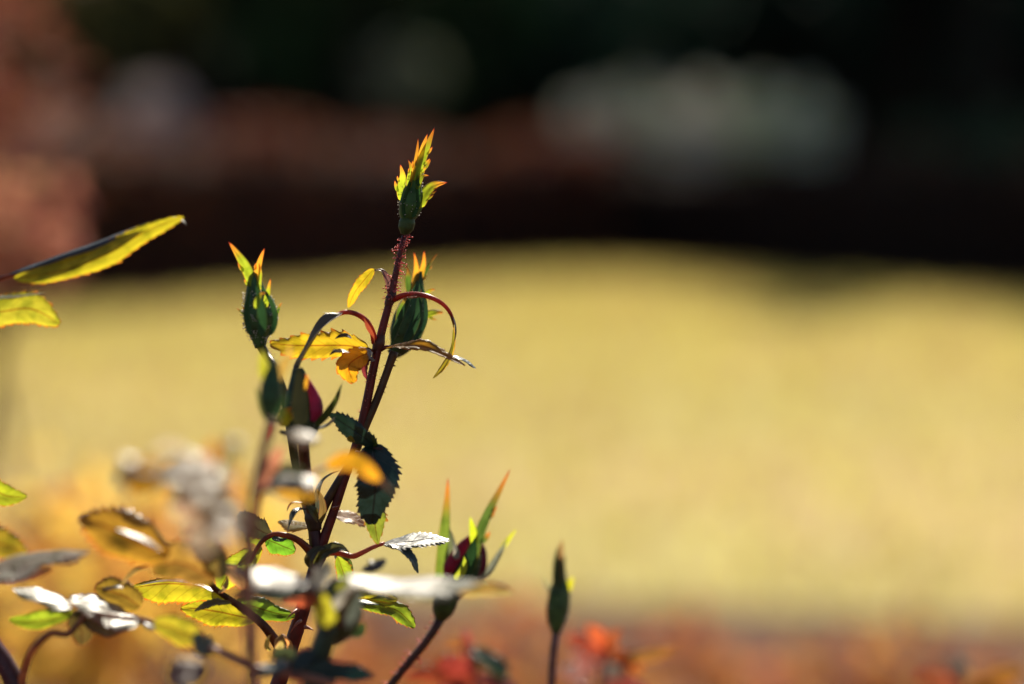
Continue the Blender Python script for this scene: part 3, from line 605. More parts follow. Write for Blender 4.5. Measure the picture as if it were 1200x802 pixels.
# --- left leaf: red arching stalk, green leaflets
lf, C, r, T = tube('leaf_stalk', A, [(371, 660), (362, 645, .004), (350, 634, .006), (336, 628, .008), (320, 627, .008), (309, 633, .008), (300, 645, .006), (294, 658, .004)], [6, 5, 4, 3.6, 3.2, 2.8, 2.4, 2], (0.30, .08, .03), M_STALK, n=40, seg=9)
bristles(lf, C, r, T, 30, 2.2 * MPP(), (0.5, .2, .12), .1, .9, ball=0, name='prickles', rad=.2)
blade('leaflet', lf, [(316, 627, .006), (305, 622, .004), (293, 613, .002), (279, 603, .0)], 16, (.1, -.1, 1), (0.13, .11, .04, .4), prof='ovate', fold=.15, teeth=11, amp=.16)
blade('leaflet', lf, [(318, 629, .004), (309, 628, .0), (300, 629, -.002), (288, 634, -.004)], 12, (-.1, .4, 1), (0.50, .58, .03, 1), prof='ovate', fold=.2, teeth=9, amp=.18)
blade('leaflet', lf, [(311, 632, .006), (322, 636, .004), (333, 641, .002), (346, 646, .0)], 15, (-.1, .3, 1), (0.22, .50, .03, 1), prof='ovate', fold=.15, teeth=10, amp=.14)
blade('leaflet', lf, [(320, 629, .009), (325, 632, .011), (330, 633, .012), (337, 630, .011)], 4.5, (0, .6, .6), (0.06, .12, .03, .3), prof='lance')
blade('leaflet', lf, [(298, 648, .004), (288, 655, .004), (272, 668, .004), (257, 692, .004)], 23, (.15, .15, 1), (0.50, .55, .03, 1), prof='ovate', fold=.12, teeth=13, amp=.1, lopsided=.75)
blade('leaflet', lf, [(304, 640, .004), (303, 650, .004), (299, 660, .004), (292, 672, .004)], 6, (-.6, .2, .8), (0.55, .52, .03, 1), prof='lance', teeth=6)

# --- right leaf: red stalk, glaring leaflets
rt, C, r, T = tube('leaf_stalk', A, [(374, 656), (386, 648, .01), (400, 649, .012), (414, 652, .012), (424, 648, .012), (438, 641, .01), (450, 637, .008)], [5, 3.6, 3.2, 3.4, 3, 2.6, 2.2], (0.5, .14, .07), M_STALK, n=34, seg=9)
bristles(rt, C, r, T, 26, 2.4 * MPP(), (0.6, .3, .2), .1, .95, ball=0, name='prickles', rad=.2)
blade('leaflet', rt, [(449, 638, .008), (470, 636, .008), (495, 633, .006), (526, 633, .004)], 21, 'G', (0.16, .17, .14, .3), prof='ovate', fold=.10, teeth=13, amp=.2, wave=.03)
blade('leaflet', rt, [(455, 637, .01), (470, 643, .012), (481, 652, .012), (490, 672, .01)], 10, [(.05, .95, .3), (.4, .75, .5), (.5, .5, .7)], (0.05, .10, .10, .3), prof='leaf', fold=.2, teeth=9, amp=.16)
blade('leaflet', rt, [(396, 652, .01), (400, 665, .008), (406, 680, .006), (424, 698, .004)], 13, (.3, .2, 1), (0.42, .50, .03, 1), prof='leaf', fold=.35, teeth=9, amp=.12)
blade('leaflet', rt, [(392, 654, .004), (400, 656, .0), (408, 658, -.002), (414, 668, -.002)], 6, (.1, .4, 1), (0.15, .22, .03, .6), prof='lance')
rl, C, r, T = tube('leaf_stalk', A, [(362, 690), (378, 697, .012), (396, 703, .014), (412, 706, .012), (428, 708, .01)], [4, 3, 2.6, 2.4, 2], (0.12, .06, .03), M_STALK, n=18, seg=8)
blade('leaflet', rl, [(404, 698, .01), (420, 692, .008), (440, 694, .006), (466, 703, .004)], 15, (0, .45, .9), (0.55, .46, .02, 1), prof='ovate', fold=.12, fold2=.3, teeth=11, amp=.12)
blade('leaflet', rl, [(416, 706, .01), (438, 708, .008), (462, 714, .006), (486, 736, .004)], 16, (.15, .45, .85), (0.36, .48, .03, 1), prof='ovate', fold=.15, fold2=.35, teeth=12, amp=.18, wave=.05)
blade('leaflet', rl, [(408, 706, .014), (420, 704, .016), (432, 706, .016), (445, 709, .014)], 7, 'G', TEA, prof='lance')

# --- lower left leaf in the sharp plane
ll, C, r, T = tube('leaf_stalk', A, [(334, 770), (322, 750, .01), (308, 732, .012), (290, 717, .012), (268, 702, .012), (252, 690, .014), (240, 672, .018), (228, 648, .022)], [8, 6, 5, 4.4, 3.8, 3.4, 3, 2.4], (0.14, .05, .025), M_STALK, n=44, seg=9)
bristles(ll, C, r, T, 16, 3 * MPP(), (0.4, .12, .08), .2, .95, ball=0, name='prickles', rad=.2)
blade('leaflet', ll, [(262, 698, .01), (238, 688, .006), (205, 684, .004), (150, 690, .0)], 26, (.02, .22, 1), (0.55, .46, .02, 1), prof='ovate', fold=.12, fold2=.3, teeth=14, amp=.15, lopsided=.35)
blade('leaflet', ll, [(256, 696, .014), (236, 686, .012), (206, 680, .010), (156, 688, .006)], 6, 'G', (0.5, .4, .3, .5), prof='lance', fold=.06)  # glinting top edge of the leaflet above, built as a separate pale blade
blade('leaflet', ll, [(300, 727, .01), (278, 722, .008), (250, 716, .006), (212, 712, .004)], 20, (0, .35, 1), (0.58, .50, .02, 1), prof='ovate', fold=.2, teeth=12, amp=.22)
blade('leaflet', ll, [(272, 707, .016), (258, 706, .018), (243, 709, .018), (228, 716, .016)], 8, (0, .75, .6), (0.20, .15, .04, .45), prof='leaf', teeth=8)
blade('leaflet', ll, [(276, 706, .012), (296, 711, .01), (320, 718, .008), (346, 722, .006)], 16, (.03, .60, .8), (0.28, .46, .03, .95), prof='ovate', fold=.5, fold2=.1, teeth=11, amp=.16)
blade('leaflet', ll, [(256, 694, .018), (262, 690, .02), (266, 682, .02), (266, 676, .02)], 4.5, (.1, .6, .7), (0.6, .35, .15, .8), prof='lance')
# young leaf bud at the foot of that stalk
yb, C, r, T = tube('leaf_bud', A, [(334, 775, .01), (332, 762, .016), (330, 752, .02), (333, 744, .02)], [5, 9, 8, 3], (0.40, .17, .04), M_BUD, n=14, seg=12)
for pts, h_, c_ in (([(326, 772, .024), (327, 760, .03), (331, 752, .032), (335, 746, .03)], 7, (0.9, .62, .2, .9)), ([(338, 770, .02), (340, 760, .024), (338, 752, .026), (332, 746, .026)], 5, (0.85, .4, .12, .9)), ([(318, 762, .02), (313, 754, .024), (314, 748, .024), (318, 744, .022)], 4, (0.8, .6, .15, .9))):
    blade('scale', yb, pts, h_, (.1, .3, 1), c_, prof='lance', fold=-.4)
for (x, y, dx, dy) in ((349, 715, -14, 12), (352, 728, -12, 14), (358, 735, 10, 4), (335, 770, -9, -2), (418, 530, 8, 2), (391, 596, 8, -4)):
    tube('thorn', main, [(x, y, .008), (x + dx * .5, y + dy * .35, .012), (x + dx, y + dy, .014)], [2.6, 1.4, .2], (0.35, .08, .04), n=6, seg=7)

# ============ soft bud and glare-pale shoot in front of it, to the left
B = rose('blurred rose shoot with leaves coloured pale for sun glare around a soft reddish stem', 296, .12)
bstem, C, r, T = cane(B, [(320, 492), (313, 515), (304, 552), (297, 595), (292, 640), (291, 690), (293, 745), (295, 815)], [6, 5.5, 5.5, 6, 7, 7, 7, 7.5], (0.42, .17, .10), .145, (296, .145), n=60)
b4 = bud(B, [(319, 496), (318, 484), (317, 468), (318, 452), (320, 436), (322, 424)], [6, 10, 13.5, 12.5, 8, 4], .10, (0.04, 0.10, 0.035), hairs=0)
bs(b4, [(314, 495), (307, 480), (303, 466), (299, 452)], 5, (.6, .3, .7), (0.30, .34, .10, .7), dz=.09, prof='lance')
bs(b4, [(316, 450), (310, 436), (308, 424), (306, 410)], 8, (.2, .1, 1), (0.55, .52, .04, .9), dz=.1, prof='lance')
bs(b4, [(322, 450), (330, 432), (338, 418), (340, 404)], 8, (-.2, .1, 1), (0.7, .42, .1, .9), dz=.1, prof='lance')
bs(b4, [(318, 494), (316, 506), (313, 514), (309, 524)], 7, (.1, .1, 1), (0.6, .12, .06, .9), dz=.09, prof='lance')
bs(b4, [(322, 492), (328, 480), (332, 470), (334, 458)], 6, (-.5, .1, 1), (0.06, .13, .04, .4), dz=.112, prof='lance')
bt, C, r, T = tube('leaf_stalk', B, [(293, 645, .11), (286, 625, .14), (276, 602, .19), (262, 582, .215), (242, 566, .225), (215, 553, .225), (185, 549, .22)], [5.5, 5, 4.5, 4, 3.6, 3, 2.4], (0.5, .36, .28), M_STALK, n=40)
def bleaf(pts, h_, n_, c_, dz=.22, o=None, **k):  # the pale leaflet colours below have blurred sun glints put in
    k.setdefault('teeth', 9); h_ = h_ * (1.5 if dz > .2 else 1.0); blade('leaflet', o or bt, pts, h_, n_, c_, dz=dz, **k)
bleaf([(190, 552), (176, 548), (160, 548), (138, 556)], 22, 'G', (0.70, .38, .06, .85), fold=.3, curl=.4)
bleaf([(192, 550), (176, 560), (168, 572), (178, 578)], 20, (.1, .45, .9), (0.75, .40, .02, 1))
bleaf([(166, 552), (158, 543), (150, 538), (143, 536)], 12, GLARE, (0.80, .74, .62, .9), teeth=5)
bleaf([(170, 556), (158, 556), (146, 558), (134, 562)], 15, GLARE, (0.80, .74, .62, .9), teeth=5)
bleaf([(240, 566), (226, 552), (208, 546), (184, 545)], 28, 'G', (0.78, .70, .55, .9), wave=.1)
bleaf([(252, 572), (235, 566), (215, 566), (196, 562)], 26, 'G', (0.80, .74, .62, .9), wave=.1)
bleaf([(230, 560), (215, 530), (200, 522), (178, 532)], 10, (.2, .8, -.5), (0.55, .48, .35, .8))
bleaf([(256, 578), (240, 582), (222, 590), (206, 606)], 20, (.3, .25, 1), (0.60, .42, .28, .9), fold=.5)
bleaf([(262, 586), (262, 596), (246, 606), (226, 612)], 22, (.1, .8, .55), (0.70, .55, .40, .9))
bleaf([(266, 590), (258, 606), (244, 622), (214, 634)], 20, (.25, .5, .85), (0.70, .56, .40, .9))
bleaf([(256, 570), (250, 548), (248, 534), (250, 516)], 9, (.6, .3, .7), (0.75, .30, .04, .9))
bleaf([(262, 572), (264, 548), (270, 530), (282, 520)], 9, (-.2, .6, .7), (0.5, .45, .2, .6))
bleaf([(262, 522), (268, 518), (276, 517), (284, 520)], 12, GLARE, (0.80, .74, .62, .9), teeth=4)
bleaf([(268, 586), (256, 592), (248, 604), (256, 616)], 16, (.1, .75, .6), (0.80, .74, .62, .9))
for x, y, w, dx, dy in ((222, 540, 15, 24, 8), (246, 556, 17, 26, 12), (236, 580, 15, 22, 14), (262, 602, 14, 18, 14), (200, 560, 13, 24, 4), (258, 622, 12, 20, 8)):  # extra pale blades added as sun glints on the shoot
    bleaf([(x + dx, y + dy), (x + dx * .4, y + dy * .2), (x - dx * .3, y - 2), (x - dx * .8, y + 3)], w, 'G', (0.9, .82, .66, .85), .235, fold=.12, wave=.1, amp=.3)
bt2, C, r, T = tube('leaf_stalk', B, [(300, 580, .11), (312, 572, .13), (330, 568, .14), (352, 566, .14)], [4, 3.4, 3, 2], (0.2, .08, .06), M_STALK, n=14)
bleaf([(312, 572), (326, 566), (342, 564), (372, 566)], 26, 'G', (0.5, .46, .4, .5), .14, bt2)
bleaf([(318, 570), (330, 556), (344, 550), (360, 556)], 11, (.1, .3, 1), (0.10, .11, .04, .4), .13, bt2)
bleaf([(304, 576), (314, 556), (322, 540), (330, 522)], 10, (.1, .2, 1), (0.62, .24, .14, .8), .13, bt2)
bleaf([(320, 575), (335, 580), (350, 582), (372, 580)], 8, (0, .3, 1), (0.85, .45, .04, 1), .13, bt2)
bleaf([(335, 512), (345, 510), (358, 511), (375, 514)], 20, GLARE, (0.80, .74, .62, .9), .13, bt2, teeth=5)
# bright orange leaf hovering before the dark leaves
ol, C, r, T = tube('leaf_stalk', B, [(352, 566, .14), (366, 556, .12), (380, 548, .1), (392, 544, .095)], [2.6, 2.2, 2, 2], (0.4, .15, .05), M_STALK, n=14)
blade('leaflet', ol, [(382, 547), (402, 541), (420, 545), (446, 563)], 13, [(0, .3, 1), (0, .3, 1), (-.4, .3, .6)], (0.88, .42, .02, 1), dz=.12, prof='ovate', fold=.2, teeth=7, amp=.1)
blade('leaflet', ol, [(426, 552), (440, 560), (452, 570), (466, 582)], 6.5, (.4, .5, .6), (0.5, .26, .14, .7), dz=.115, prof='lance')

# ============ blurred dark shoot low in front of the sharp cane
Cc = rose('dark blurred rose shoot with a squat green bud and long white glaring leaves', 368, .10)
cst, C, r, T = cane(Cc, [(392, 715), (384, 740), (374, 768), (366, 815)], [13, 13, 14, 14], (0.035, .06, .03), .09, (368, .09), n=34)
bc = bud(Cc, [(384, 752), (390, 738), (396, 715), (396, 695), (390, 680)], [12, 22, 28, 22, 8], .085, (0.05, 0.075, 0.025), hairs=0)
for pts, h_, n_, c_, dd in (([(385, 735), (380, 715), (378, 702), (376, 690)], 15, (.1, .2, 1), (0.50, .45, .03, 1), .113), ([(378, 700), (372, 686), (370, 674), (366, 662)], 10, 'G', GLARE_GRY, .10), ([(402, 735), (412, 720), (418, 706), (424, 690)], 10, (.5, .6, .5), (0.2, .22, .18, .4), .10),
        ([(405, 728), (412, 735), (420, 738), (428, 730)], 14, (.3, .4, 1), (0.10, .16, .05, .4), .08), ([(395, 700), (404, 690), (408, 680), (410, 668)], 12, (.3, .2, 1), (0.25, .25, .04, .7), .09), ([(388, 715), (400, 700), (412, 688), (418, 676)], 8, (.4, .75, .4), GLARE_GRY, .1)):
    bs(bc, pts, h_, n_, c_, dz=dd, prof='lance', fold=.2)
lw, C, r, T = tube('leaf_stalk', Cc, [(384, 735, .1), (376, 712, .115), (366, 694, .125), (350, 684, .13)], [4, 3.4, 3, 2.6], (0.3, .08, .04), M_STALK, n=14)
bleaf([(368, 686), (340, 680), (310, 677), (266, 664)], 34, 'G', (0.72, .66, .56, .5), .13, lw, teeth=11)  # glare whitened into the colour, likewise on the long leaf opposite
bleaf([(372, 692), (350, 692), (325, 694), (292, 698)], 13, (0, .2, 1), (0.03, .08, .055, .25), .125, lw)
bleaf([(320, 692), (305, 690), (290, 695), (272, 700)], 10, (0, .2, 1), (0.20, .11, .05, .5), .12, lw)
bleaf([(374, 690), (376, 682), (380, 670), (382, 658)], 12, 'G', GLARE_GRY, .11, lw, teeth=5)
bleaf([(378, 712), (360, 705), (345, 702), (330, 706)], 10, (.1, .3, 1), (0.6, .13, .05, .9), .08, lw, teeth=5)
rw, C, r, T = tube('leaf_stalk', Cc, [(398, 735, .1), (404, 712, .11), (412, 696, .12), (424, 686, .125)], [4, 3.4, 3, 2.6], (0.2, .1, .05), M_STALK, n=14)
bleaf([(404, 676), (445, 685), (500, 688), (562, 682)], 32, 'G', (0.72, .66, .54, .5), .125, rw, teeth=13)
bleaf([(520, 688), (550, 688), (575, 690), (600, 694)], 12, (0, .5, .9), (0.75, .50, .12, .9), .11, rw)
bleaf([(424, 668), (436, 666), (444, 662), (452, 656)], 10, (.2, .7, .6), (0.1, .1, .13, .3), .07, rw, teeth=5)
bleaf([(430, 660), (434, 658), (438, 660), (440, 664)], 7, GLARE, GLARE_GRY, .07, rw, teeth=4)
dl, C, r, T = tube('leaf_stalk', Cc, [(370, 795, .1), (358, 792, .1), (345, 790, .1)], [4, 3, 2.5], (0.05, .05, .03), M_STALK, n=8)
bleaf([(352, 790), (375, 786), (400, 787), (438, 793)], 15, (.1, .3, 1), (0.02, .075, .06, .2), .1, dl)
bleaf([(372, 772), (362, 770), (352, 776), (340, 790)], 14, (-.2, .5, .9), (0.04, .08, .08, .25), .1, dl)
bleaf([(340, 778), (322, 780), (306, 784), (288, 790)], 24, 'G', (0.12, .15, .13, .3), .1, dl)
bleaf([(344, 775), (338, 768), (330, 766), (318, 772)], 12, (.1, .6, .8), (0.25, .32, .12, .6), .09, dl)

# ============ magenta opening bud on its bristly stalk
D_ = rose('rose with one opening magenta bud and tall green sepals on a bristly stalk', 400, -.055)
ds, C, r, T = cane(D_, [(517, 724), (508, 740), (495, 758), (476, 780), (456, 806), (440, 835)], [6, 5, 4.8, 4.8, 5, 5.5], (0.08, .03, .02), -.055, (400, -.055), n=44)
bristles(ds, C, r, T, 46, 6.5 * MPP(), (0.85, .22, .2), 0.0, .06, ball=.45, rad=.15)
db = bud(D_, [(528, 700), (533, 686), (540, 672), (547, 655), (552, 640), (556, 625)], [10, 17, 19, 17, 12, 4], -.055, (0.03, 0.075, 0.025), hairs=20, hip=([(515, 728), (518, 718), (521, 708), (525, 697), (528, 690)], [5, 12, 14.5, 13.5, 10]))
tube('petal', db, [(524, 676), (527, 664), (534, 652), (544, 638), (552, 628)], [4, 8, 7.5, 6, 2], (0.42, 0.015, 0.075), M_PETAL, -.048, n=22, seg=14)
tube('petal', db, [(560, 680), (565, 662), (564, 645), (559, 630)], [4, 6, 6, 2], (0.22, 0.012, 0.05), M_PETAL, -.06, n=18, seg=12)
bl(db, [(516, 678), (518, 655), (521, 620), (523, 596), (525, 560)], 10, (.3, .1, 1), (0.26, .36, .04, .7), dz=-.05, prof='sepal', fold=.25)
bs(db, [(524, 660), (529, 645), (529, 630), (526, 618)], 7, (.3, .85, .4), (0.35, .4, .2, .5), dz=-.05, prof='lance')
bs(db, [(534, 656), (535, 648), (533, 640), (530, 632)], 5, (.2, .85, .4), GLARE_GRY, dz=-.045, prof='lance')
bl(db, [(552, 665), (560, 632), (570, 606), (583, 580), (598, 550)], 9, (-.2, .1, 1), (0.16, .26, .04, .6), dz=-.05, prof='sepal', fold=.35, lobes=[(.3, 1, 18, 4, .6), (.28, -1, 12, 4, .9), (.5, 1, 10, 3, .7), (.62, 1, 9, 3, .7)])
bs(db, [(556, 640), (555, 626), (553, 616), (551, 606)], 6, (.1, .1, 1), (0.62, .72, .03, 1), dz=-.046, prof='lance')
bs(db, [(560, 682), (572, 672), (582, 656), (595, 632)], 7.5, (-.1, .85, .5), (0.4, .42, .3, .6), dz=-.055, prof='lance', fold=.4)  # sepal colour lightened to stand for glare
bs(db, [(586, 645), (594, 635), (600, 627), (606, 620)], 3.5, (-.1, .2, 1), (0.7, .7, .04, 1), dz=-.058, prof='lance')
bs(db, [(532, 680), (540, 672), (544, 664), (544, 652)], 6, (-.1, .2, 1), (0.55, .6, .04, .9), dz=-.03, prof='lance')
bs(db, [(538, 684), (546, 668), (552, 650), (557, 630)], 10, (-.1, .1, 1), (0.04, .11, .03, .35), dz=-.034, prof='lance', fold=-.2)
bs(db, [(556, 690), (563, 684), (568, 686), (572, 692)], 5, (0, .4, 1), (0.4, .5, .3, .8), dz=-.055, prof='lance')

# ============ slim lone bud
E_ = rose('rose with a single slim closed dark green bud on an upright stalk', 646, -.10)
es, C, r, T = cane(E_, [(652, 738), (649, 760), (647, 785), (646, 815)], [5, 5, 5.2, 5.5], (0.22, .09, .07), -.10, (646, -.10), n=34)
bristles(es, C, r, T, 50, 5 * MPP(), (0.7, .3, .25), 0, .06, ball=.4)
eb = bud(E_, [(652, 742), (652, 728), (653, 712), (655, 695), (656, 680), (656, 664), (657, 650)], [5, 11, 13.5, 12.5, 8, 6, 5], -.10, (0.07, 0.14, 0.04), hairs=40, hair_len=3)
bs(eb, [(655, 685), (655, 666), (656, 650), (659, 632)], 7, (.2, .1, 1), (0.40, .22, .08, .7), dz=-.097, prof='lance')
bs(eb, [(653, 690), (652, 672), (652, 655), (654, 640)], 6, (.3, .1, 1), (0.14, .16, .05, .5), dz=-.095, prof='lance')
bs(eb, [(659, 698), (664, 690), (668, 684), (672, 676)], 7, (-.1, .2, 1), (0.78, .72, .03, 1), dz=-.10, prof='lance')
bs(eb, [(646, 694), (641, 688), (638, 682), (637, 676)], 3, (-.1, .6, 1), (0.4, .38, .2, .8), dz=-.10, prof='lance')

# ============ sparse red-leaved tips behind
def tips(label, root_px, dz, stems, leaves, group='red leaved young roses behind'):
    t = rose(label, root_px, dz, group)
    for pts, rad, c_ in stems:
        st, C, r, T = cane(t, pts, rad, c_, dz, (root_px, dz), n=26, seg=9)
    for pts, h_, n_, c_ in leaves:
        blade('leaf', t, pts, h_ * .8, n_, c_, dz=dz, teeth=8, amp=.16, wave=.08, prof='ovate')
    return t
tips('young rose with scarlet and orange leaves right beside the slim bud', 706, -.24, [([(712, 762), (706, 790), (704, 830)], [3, 3.6, 4], (0.3, .06, .04)), ([(672, 800), (690, 812), (704, 835)], [3, 3, 4], (0.35, .06, .04))],
     [([(708, 775), (695, 762), (680, 752), (664, 748)], 15, (.1, .4, 1), (0.54, 0.10, 0.05, .75)), ([(712, 764), (722, 768), (736, 776), (752, 788)], 16, (.1, .3, 1), (0.54, 0.13, 0.03, .75)), ([(712, 762), (704, 750), (698, 742), (690, 732)], 13, (.1, .3, 1), (0.80, .16, .05, 1)),
      ([(700, 790), (690, 778), (680, 770), (668, 768)], 14, (.2, .4, 1), (0.7, .25, .2, .6)), ([(716, 772), (740, 772), (760, 768), (792, 758)], 13, (0, .4, 1), (0.54, 0.24, 0.05, .75)), ([(704, 792), (716, 786), (726, 784), (738, 786)], 18, (.2, .4, 1), (0.3, .24, .2, .5)),
      ([(690, 800), (678, 790), (668, 788), (656, 792)], 16, (.2, .4, 1), (0.6, .3, .25, .5)), ([(684, 806), (690, 788), (698, 772), (704, 762)], 7, (.4, .4, .8), (0.54, 0.29, 0.24, .75)), ([(706, 800), (722, 800), (740, 806), (760, 816)], 18, (.1, .4, 1), (0.44, 0.08, 0.06, .75)),
      ([(712, 770), (714, 756), (718, 746), (726, 738)], 11, (.2, .3, 1), (0.54, 0.14, 0.04, .75))])
tips('young rose with a dark glossy leaf and red lower leaves', 560, -.21, [([(548, 756), (556, 780), (560, 830)], [2.6, 3, 4], (0.35, .06, .04))],
     [([(550, 762), (562, 766), (578, 776), (596, 790)], 18, (.15, .8, .6), (0.10, .17, .08, .3)), ([(552, 768), (566, 776), (580, 784), (594, 796)], 9, (.1, .2, 1), (0.05, .12, .04, .4)), ([(548, 756), (540, 752), (532, 752), (524, 756)], 11, (.1, .4, 1), (0.54, 0.22, 0.06, .75)),
      ([(556, 790), (540, 780), (528, 778), (510, 784)], 20, (.1, .4, 1), (0.54, 0.08, 0.05, .75)), ([(556, 800), (530, 792), (505, 790), (474, 798)], 20, (0, .5, 1), (0.54, 0.10, 0.04, .75)), ([(556, 796), (552, 775), (548, 758), (546, 738)], 10, (.3, .2, 1), (0.48, 0.09, 0.07, .75)), ([(560, 800), (574, 798), (590, 802), (606, 812)], 18, (.1, .7, .8), (0.48, 0.13, 0.12, .75)), ([(552, 806), (540, 800), (530, 800), (516, 806)], 20, (.1, .6, .8), (0.51, 0.13, 0.10, .75))])
tips('sparse rose tip with pale shut bud and orange leaves, alone by the lawn', 1130, -.36, [([(1124, 780), (1128, 800), (1130, 835)], [3.5, 3.5, 4], (0.25, .1, .06))],
     [([(1128, 800), (1118, 790), (1112, 782), (1106, 770)], 12, (.2, .8, .6), (0.3, .24, .2, .5)), ([(1126, 794), (1128, 782), (1126, 774), (1120, 764)], 12, (.1, .7, .7), (0.3, .25, .2, .5)), ([(1130, 810), (1155, 800), (1175, 792), (1204, 786)], 20, (0, .4, 1), (0.54, 0.23, 0.04, .75)), ([(1128, 806), (1110, 800), (1095, 796), (1072, 796)], 16, (0, .4, 1), (0.51, 0.13, 0.05, .75)), ([(1134, 812), (1150, 806), (1168, 806), (1190, 812)], 16, (0, .4, 1), (0.51, 0.16, 0.05, .75))])

# ============ rose just outside the left edge, its leaves reaching in
L_ = rose('rose with two long folded yellow leaves reaching out over the lawn', -70, .03)
lst, C, r, T = cane(L_, [(-40, 250), (-48, 330), (-52, 450), (-58, 600), (-62, 815)], [4, 5, 6, 7, 8], RSTEM, .035, (-70, .035), n=50)
lk, C, r, T = tube('leaf_stalk', L_, [(-50, 350), (-30, 338), (-12, 331), (6, 325), (24, 320)], [4, 3.4, 3, 2.8, 2.4], (0.35, .12, .06), M_STALK, dz=.035, n=18)
blade('leaflet', lk, [(16, 326), (75, 317), (128, 297), (175, 269), (216, 255)], 17, (-.12, .25, .95), (0.58, .50, .02, 1), dz=.045, prof='ovate', fold=.1, teeth=17, amp=.16)
blade('leaflet', lk, [(10, 322), (60, 303), (110, 286), (172, 260)], 13, (-.05, .9, .2), (0.10, .10, .10, .25), dz=.042, prof='leaf', fold=.1, curl=.5)  # folded upper half of the yellow leaf, its glare coloured grey
blade('leaflet', lk, [(196, 260), (204, 256), (211, 257), (219, 264)], 7, GLARE, GLARE_GRY, dz=.035, prof='lance')  # glint at the leaf tip, built as a pale blade
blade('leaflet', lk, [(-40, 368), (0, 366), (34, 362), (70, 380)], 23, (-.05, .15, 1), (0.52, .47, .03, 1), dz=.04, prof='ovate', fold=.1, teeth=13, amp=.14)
blade('leaflet', lk, [(-30, 352), (0, 348), (28, 346), (54, 343)], 7, 'G', GLARE_GRY, dz=.04, prof='lance')  # glare along the leaf's top edge, built as a pale band
lk, C, r, T = tube('leaf_stalk', L_, [(-56, 560), (-40, 556), (-24, 556)], [3.4, 3, 2.6], RSTEM, M_STALK, dz=.035, n=8)
blade('leaflet', lk, [(-30, 556), (-14, 566), (4, 580), (32, 582)], 15, (-.3, .3, 1), (0.42, .46, .02, .95), dz=.03, prof='ovate', fold=.3, teeth=10, amp=.14)
lk, C, r, T = tube('leaf_stalk', L_, [(-60, 690), (-40, 680), (-22, 672), (0, 662)], [4, 3.6, 3, 2.6], (0.25, .12, .08), M_STALK, dz=.06, n=12)
blade('leaflet', lk, [(-24, 640), (-6, 636), (10, 640), (32, 648)], 20, (0, .25, 1), (0.40, .28, .02, .9), dz=.07, prof='ovate', teeth=8)
blade('leaflet', lk, [(-10, 664), (22, 658), (60, 652), (104, 646)], 30, 'G', (0.75, .60, .48, .7), dz=.085, prof='ovate', teeth=11, wave=.06, fold=.08)  # pale colour includes sun glare, also on the next blade
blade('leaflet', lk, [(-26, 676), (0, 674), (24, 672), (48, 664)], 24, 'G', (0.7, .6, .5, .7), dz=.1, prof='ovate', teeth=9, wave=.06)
blade('leaflet', lk, [(-16, 680), (10, 678), (34, 674), (60, 668)], 9, (0, .1, 1), (0.26, .09, .04, .5), dz=.065, prof='leaf', teeth=9)

# ============ low rose at the bottom left with glaring white leaves
W_ = rose('low rose with broad white glaring leaves over a thick maroon cane', 30, .05)
ws, C, r, T = cane(W_, [(-22, 735), (-6, 760), (8, 782), (22, 812), (30, 840)], [8, 10, 12, 13, 14], (0.08, .025, .035), .05, (30, .05), n=40)
bristles(ws, C, r, T, 30, 6 * MPP(), (0.75, .3, .3), 0, .08, ball=.2)
wk, C, r, T = tube('leaf_stalk', W_, [(24, 815, .05), (30, 782, .055), (42, 757, .06), (60, 742, .06), (80, 743, .06), (92, 730, .06), (104, 716, .06)], [5, 4.6, 4, 3.6, 3.4, 3, 3], (0.42, .2, .11), M_STALK, n=34)
wl = lambda pts, h_, n_, c_, dz=.055, **k: blade('leaflet', wk, pts, h_, n_, c_, dz=dz, **{'teeth': 11, 'amp': .12, 'prof': 'ovate', **k})
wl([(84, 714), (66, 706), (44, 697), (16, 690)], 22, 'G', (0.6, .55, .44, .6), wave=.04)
wl([(164, 732), (140, 722), (108, 708), (82, 700)], 40, 'G', (0.66, .58, .46, .65), fold=.05, wave=.03)  # part of the white glare is in the leaf colour
wl([(86, 718), (66, 724), (40, 728), (10, 726)], 13, (0, .4, 1), (0.42, .55, .03, 1), fold=.3)
wl([(94, 716), (92, 728), (96, 742), (94, 756)], 16, (.2, .1, 1), (0.20, .13, .03, .6), fold=.2)
wl([(96, 724), (112, 730), (130, 734), (152, 732)], 14, (0, .15, 1), (0.26, .15, .05, .6))
wl([(164, 712), (148, 700), (132, 694), (112, 688)], 22, (0, .45, 1), (0.42, .26, .03, .85), .045)
wl([(146, 688), (138, 686), (130, 687), (120, 689)], 9, GLARE, GLARE_GRY, .045, teeth=5)
wk2, C, r, T = tube('leaf_stalk', W_, [(104, 718, .06), (140, 724, .065), (166, 726, .07), (190, 734, .075)], [3, 2.8, 2.6, 2.4], (0.4, .22, .14), M_STALK, n=14)
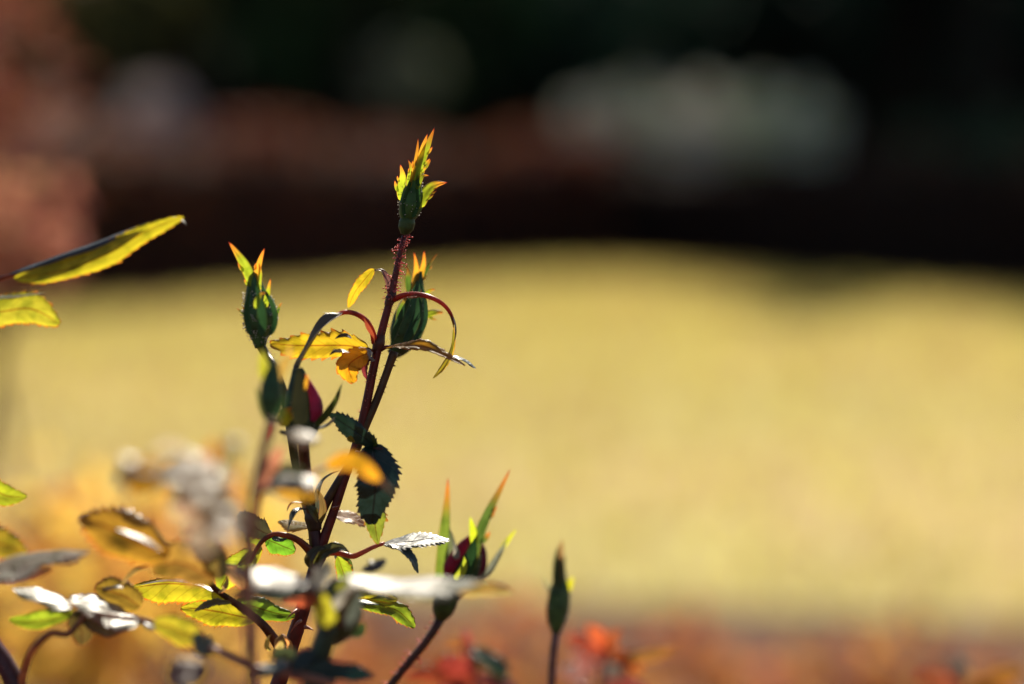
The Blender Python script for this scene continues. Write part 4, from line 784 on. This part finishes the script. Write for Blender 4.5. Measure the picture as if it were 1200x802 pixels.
blade('leaflet', wk2, [(160, 724), (168, 728), (176, 732), (186, 738)], 13, GLARE, GLARE_GRY, dz=.07, teeth=5)
blade('leaflet', wk2, [(180, 730), (198, 734), (216, 742), (238, 748)], 20, (0, .3, 1), (0.56, .46, .03, .95), dz=.08, teeth=8, prof='ovate')
# pale stalk crossing low, with a rounded leaf at its end
wk3, C, r, T = tube('leaf_stalk', W_, [(392, 800, .1), (340, 790, .1), (300, 784, .1), (270, 770, .1), (245, 760, .1)], [4.4, 4.6, 4.6, 4.4, 4], (0.50, .26, .19), M_STALK, n=24)
blade('leaflet', wk3, [(250, 766), (240, 758), (234, 750), (236, 742)], 17, (.1, .8, .6), (0.22, .27, .22, .4), dz=.1, prof='ovate', teeth=6)
blade('leaflet', wk3, [(238, 800), (225, 790), (215, 790), (195, 800)], 34, (0, .8, .6), (0.35, .2, .16, .5), dz=.16, prof='ovate', teeth=6)
# ochre leaves between
blade('leaflet', ll, [(200, 648), (170, 640), (135, 622), (94, 606)], 34, (.05, .45, .9), (0.58, .31, .03, .85), dz=.085, prof='ovate', teeth=12, wave=.08)
blade('leaflet', ll, [(190, 646), (172, 634), (155, 626), (136, 620)], 9, 'G', (0.4, .3, .2, .5), dz=.09, teeth=6)
blade('leaflet', ll, [(250, 682), (232, 668), (210, 660), (176, 668)], 30, (.1, .35, 1), (0.54, .30, .05, .85), dz=.08, prof='ovate', teeth=11)
blade('leaflet', ll, [(258, 680), (254, 662), (244, 648), (226, 632)], 20, (.2, .2, 1), (0.34, .25, .06, .8), dz=.08, prof='ovate', teeth=9)
blade('leaflet', ll, [(120, 612), (110, 606), (102, 604), (92, 606)], 7, GLARE, GLARE_GRY, dz=.05, teeth=4)
blade('leaflet', ll, [(176, 664), (160, 668), (150, 676), (140, 690)], 4, (.3, .6, .7), (0.45, .3, .08, .8), dz=.05, prof='lance')
blade('leaflet', ll, [(262, 662), (272, 670), (280, 678), (284, 690)], 11, (.2, .3, 1), (0.62, .32, .12, .95), dz=.04, prof='ovate', teeth=6)

for ob in bpy.data.objects:
    if '_w' in ob: del ob['_w']
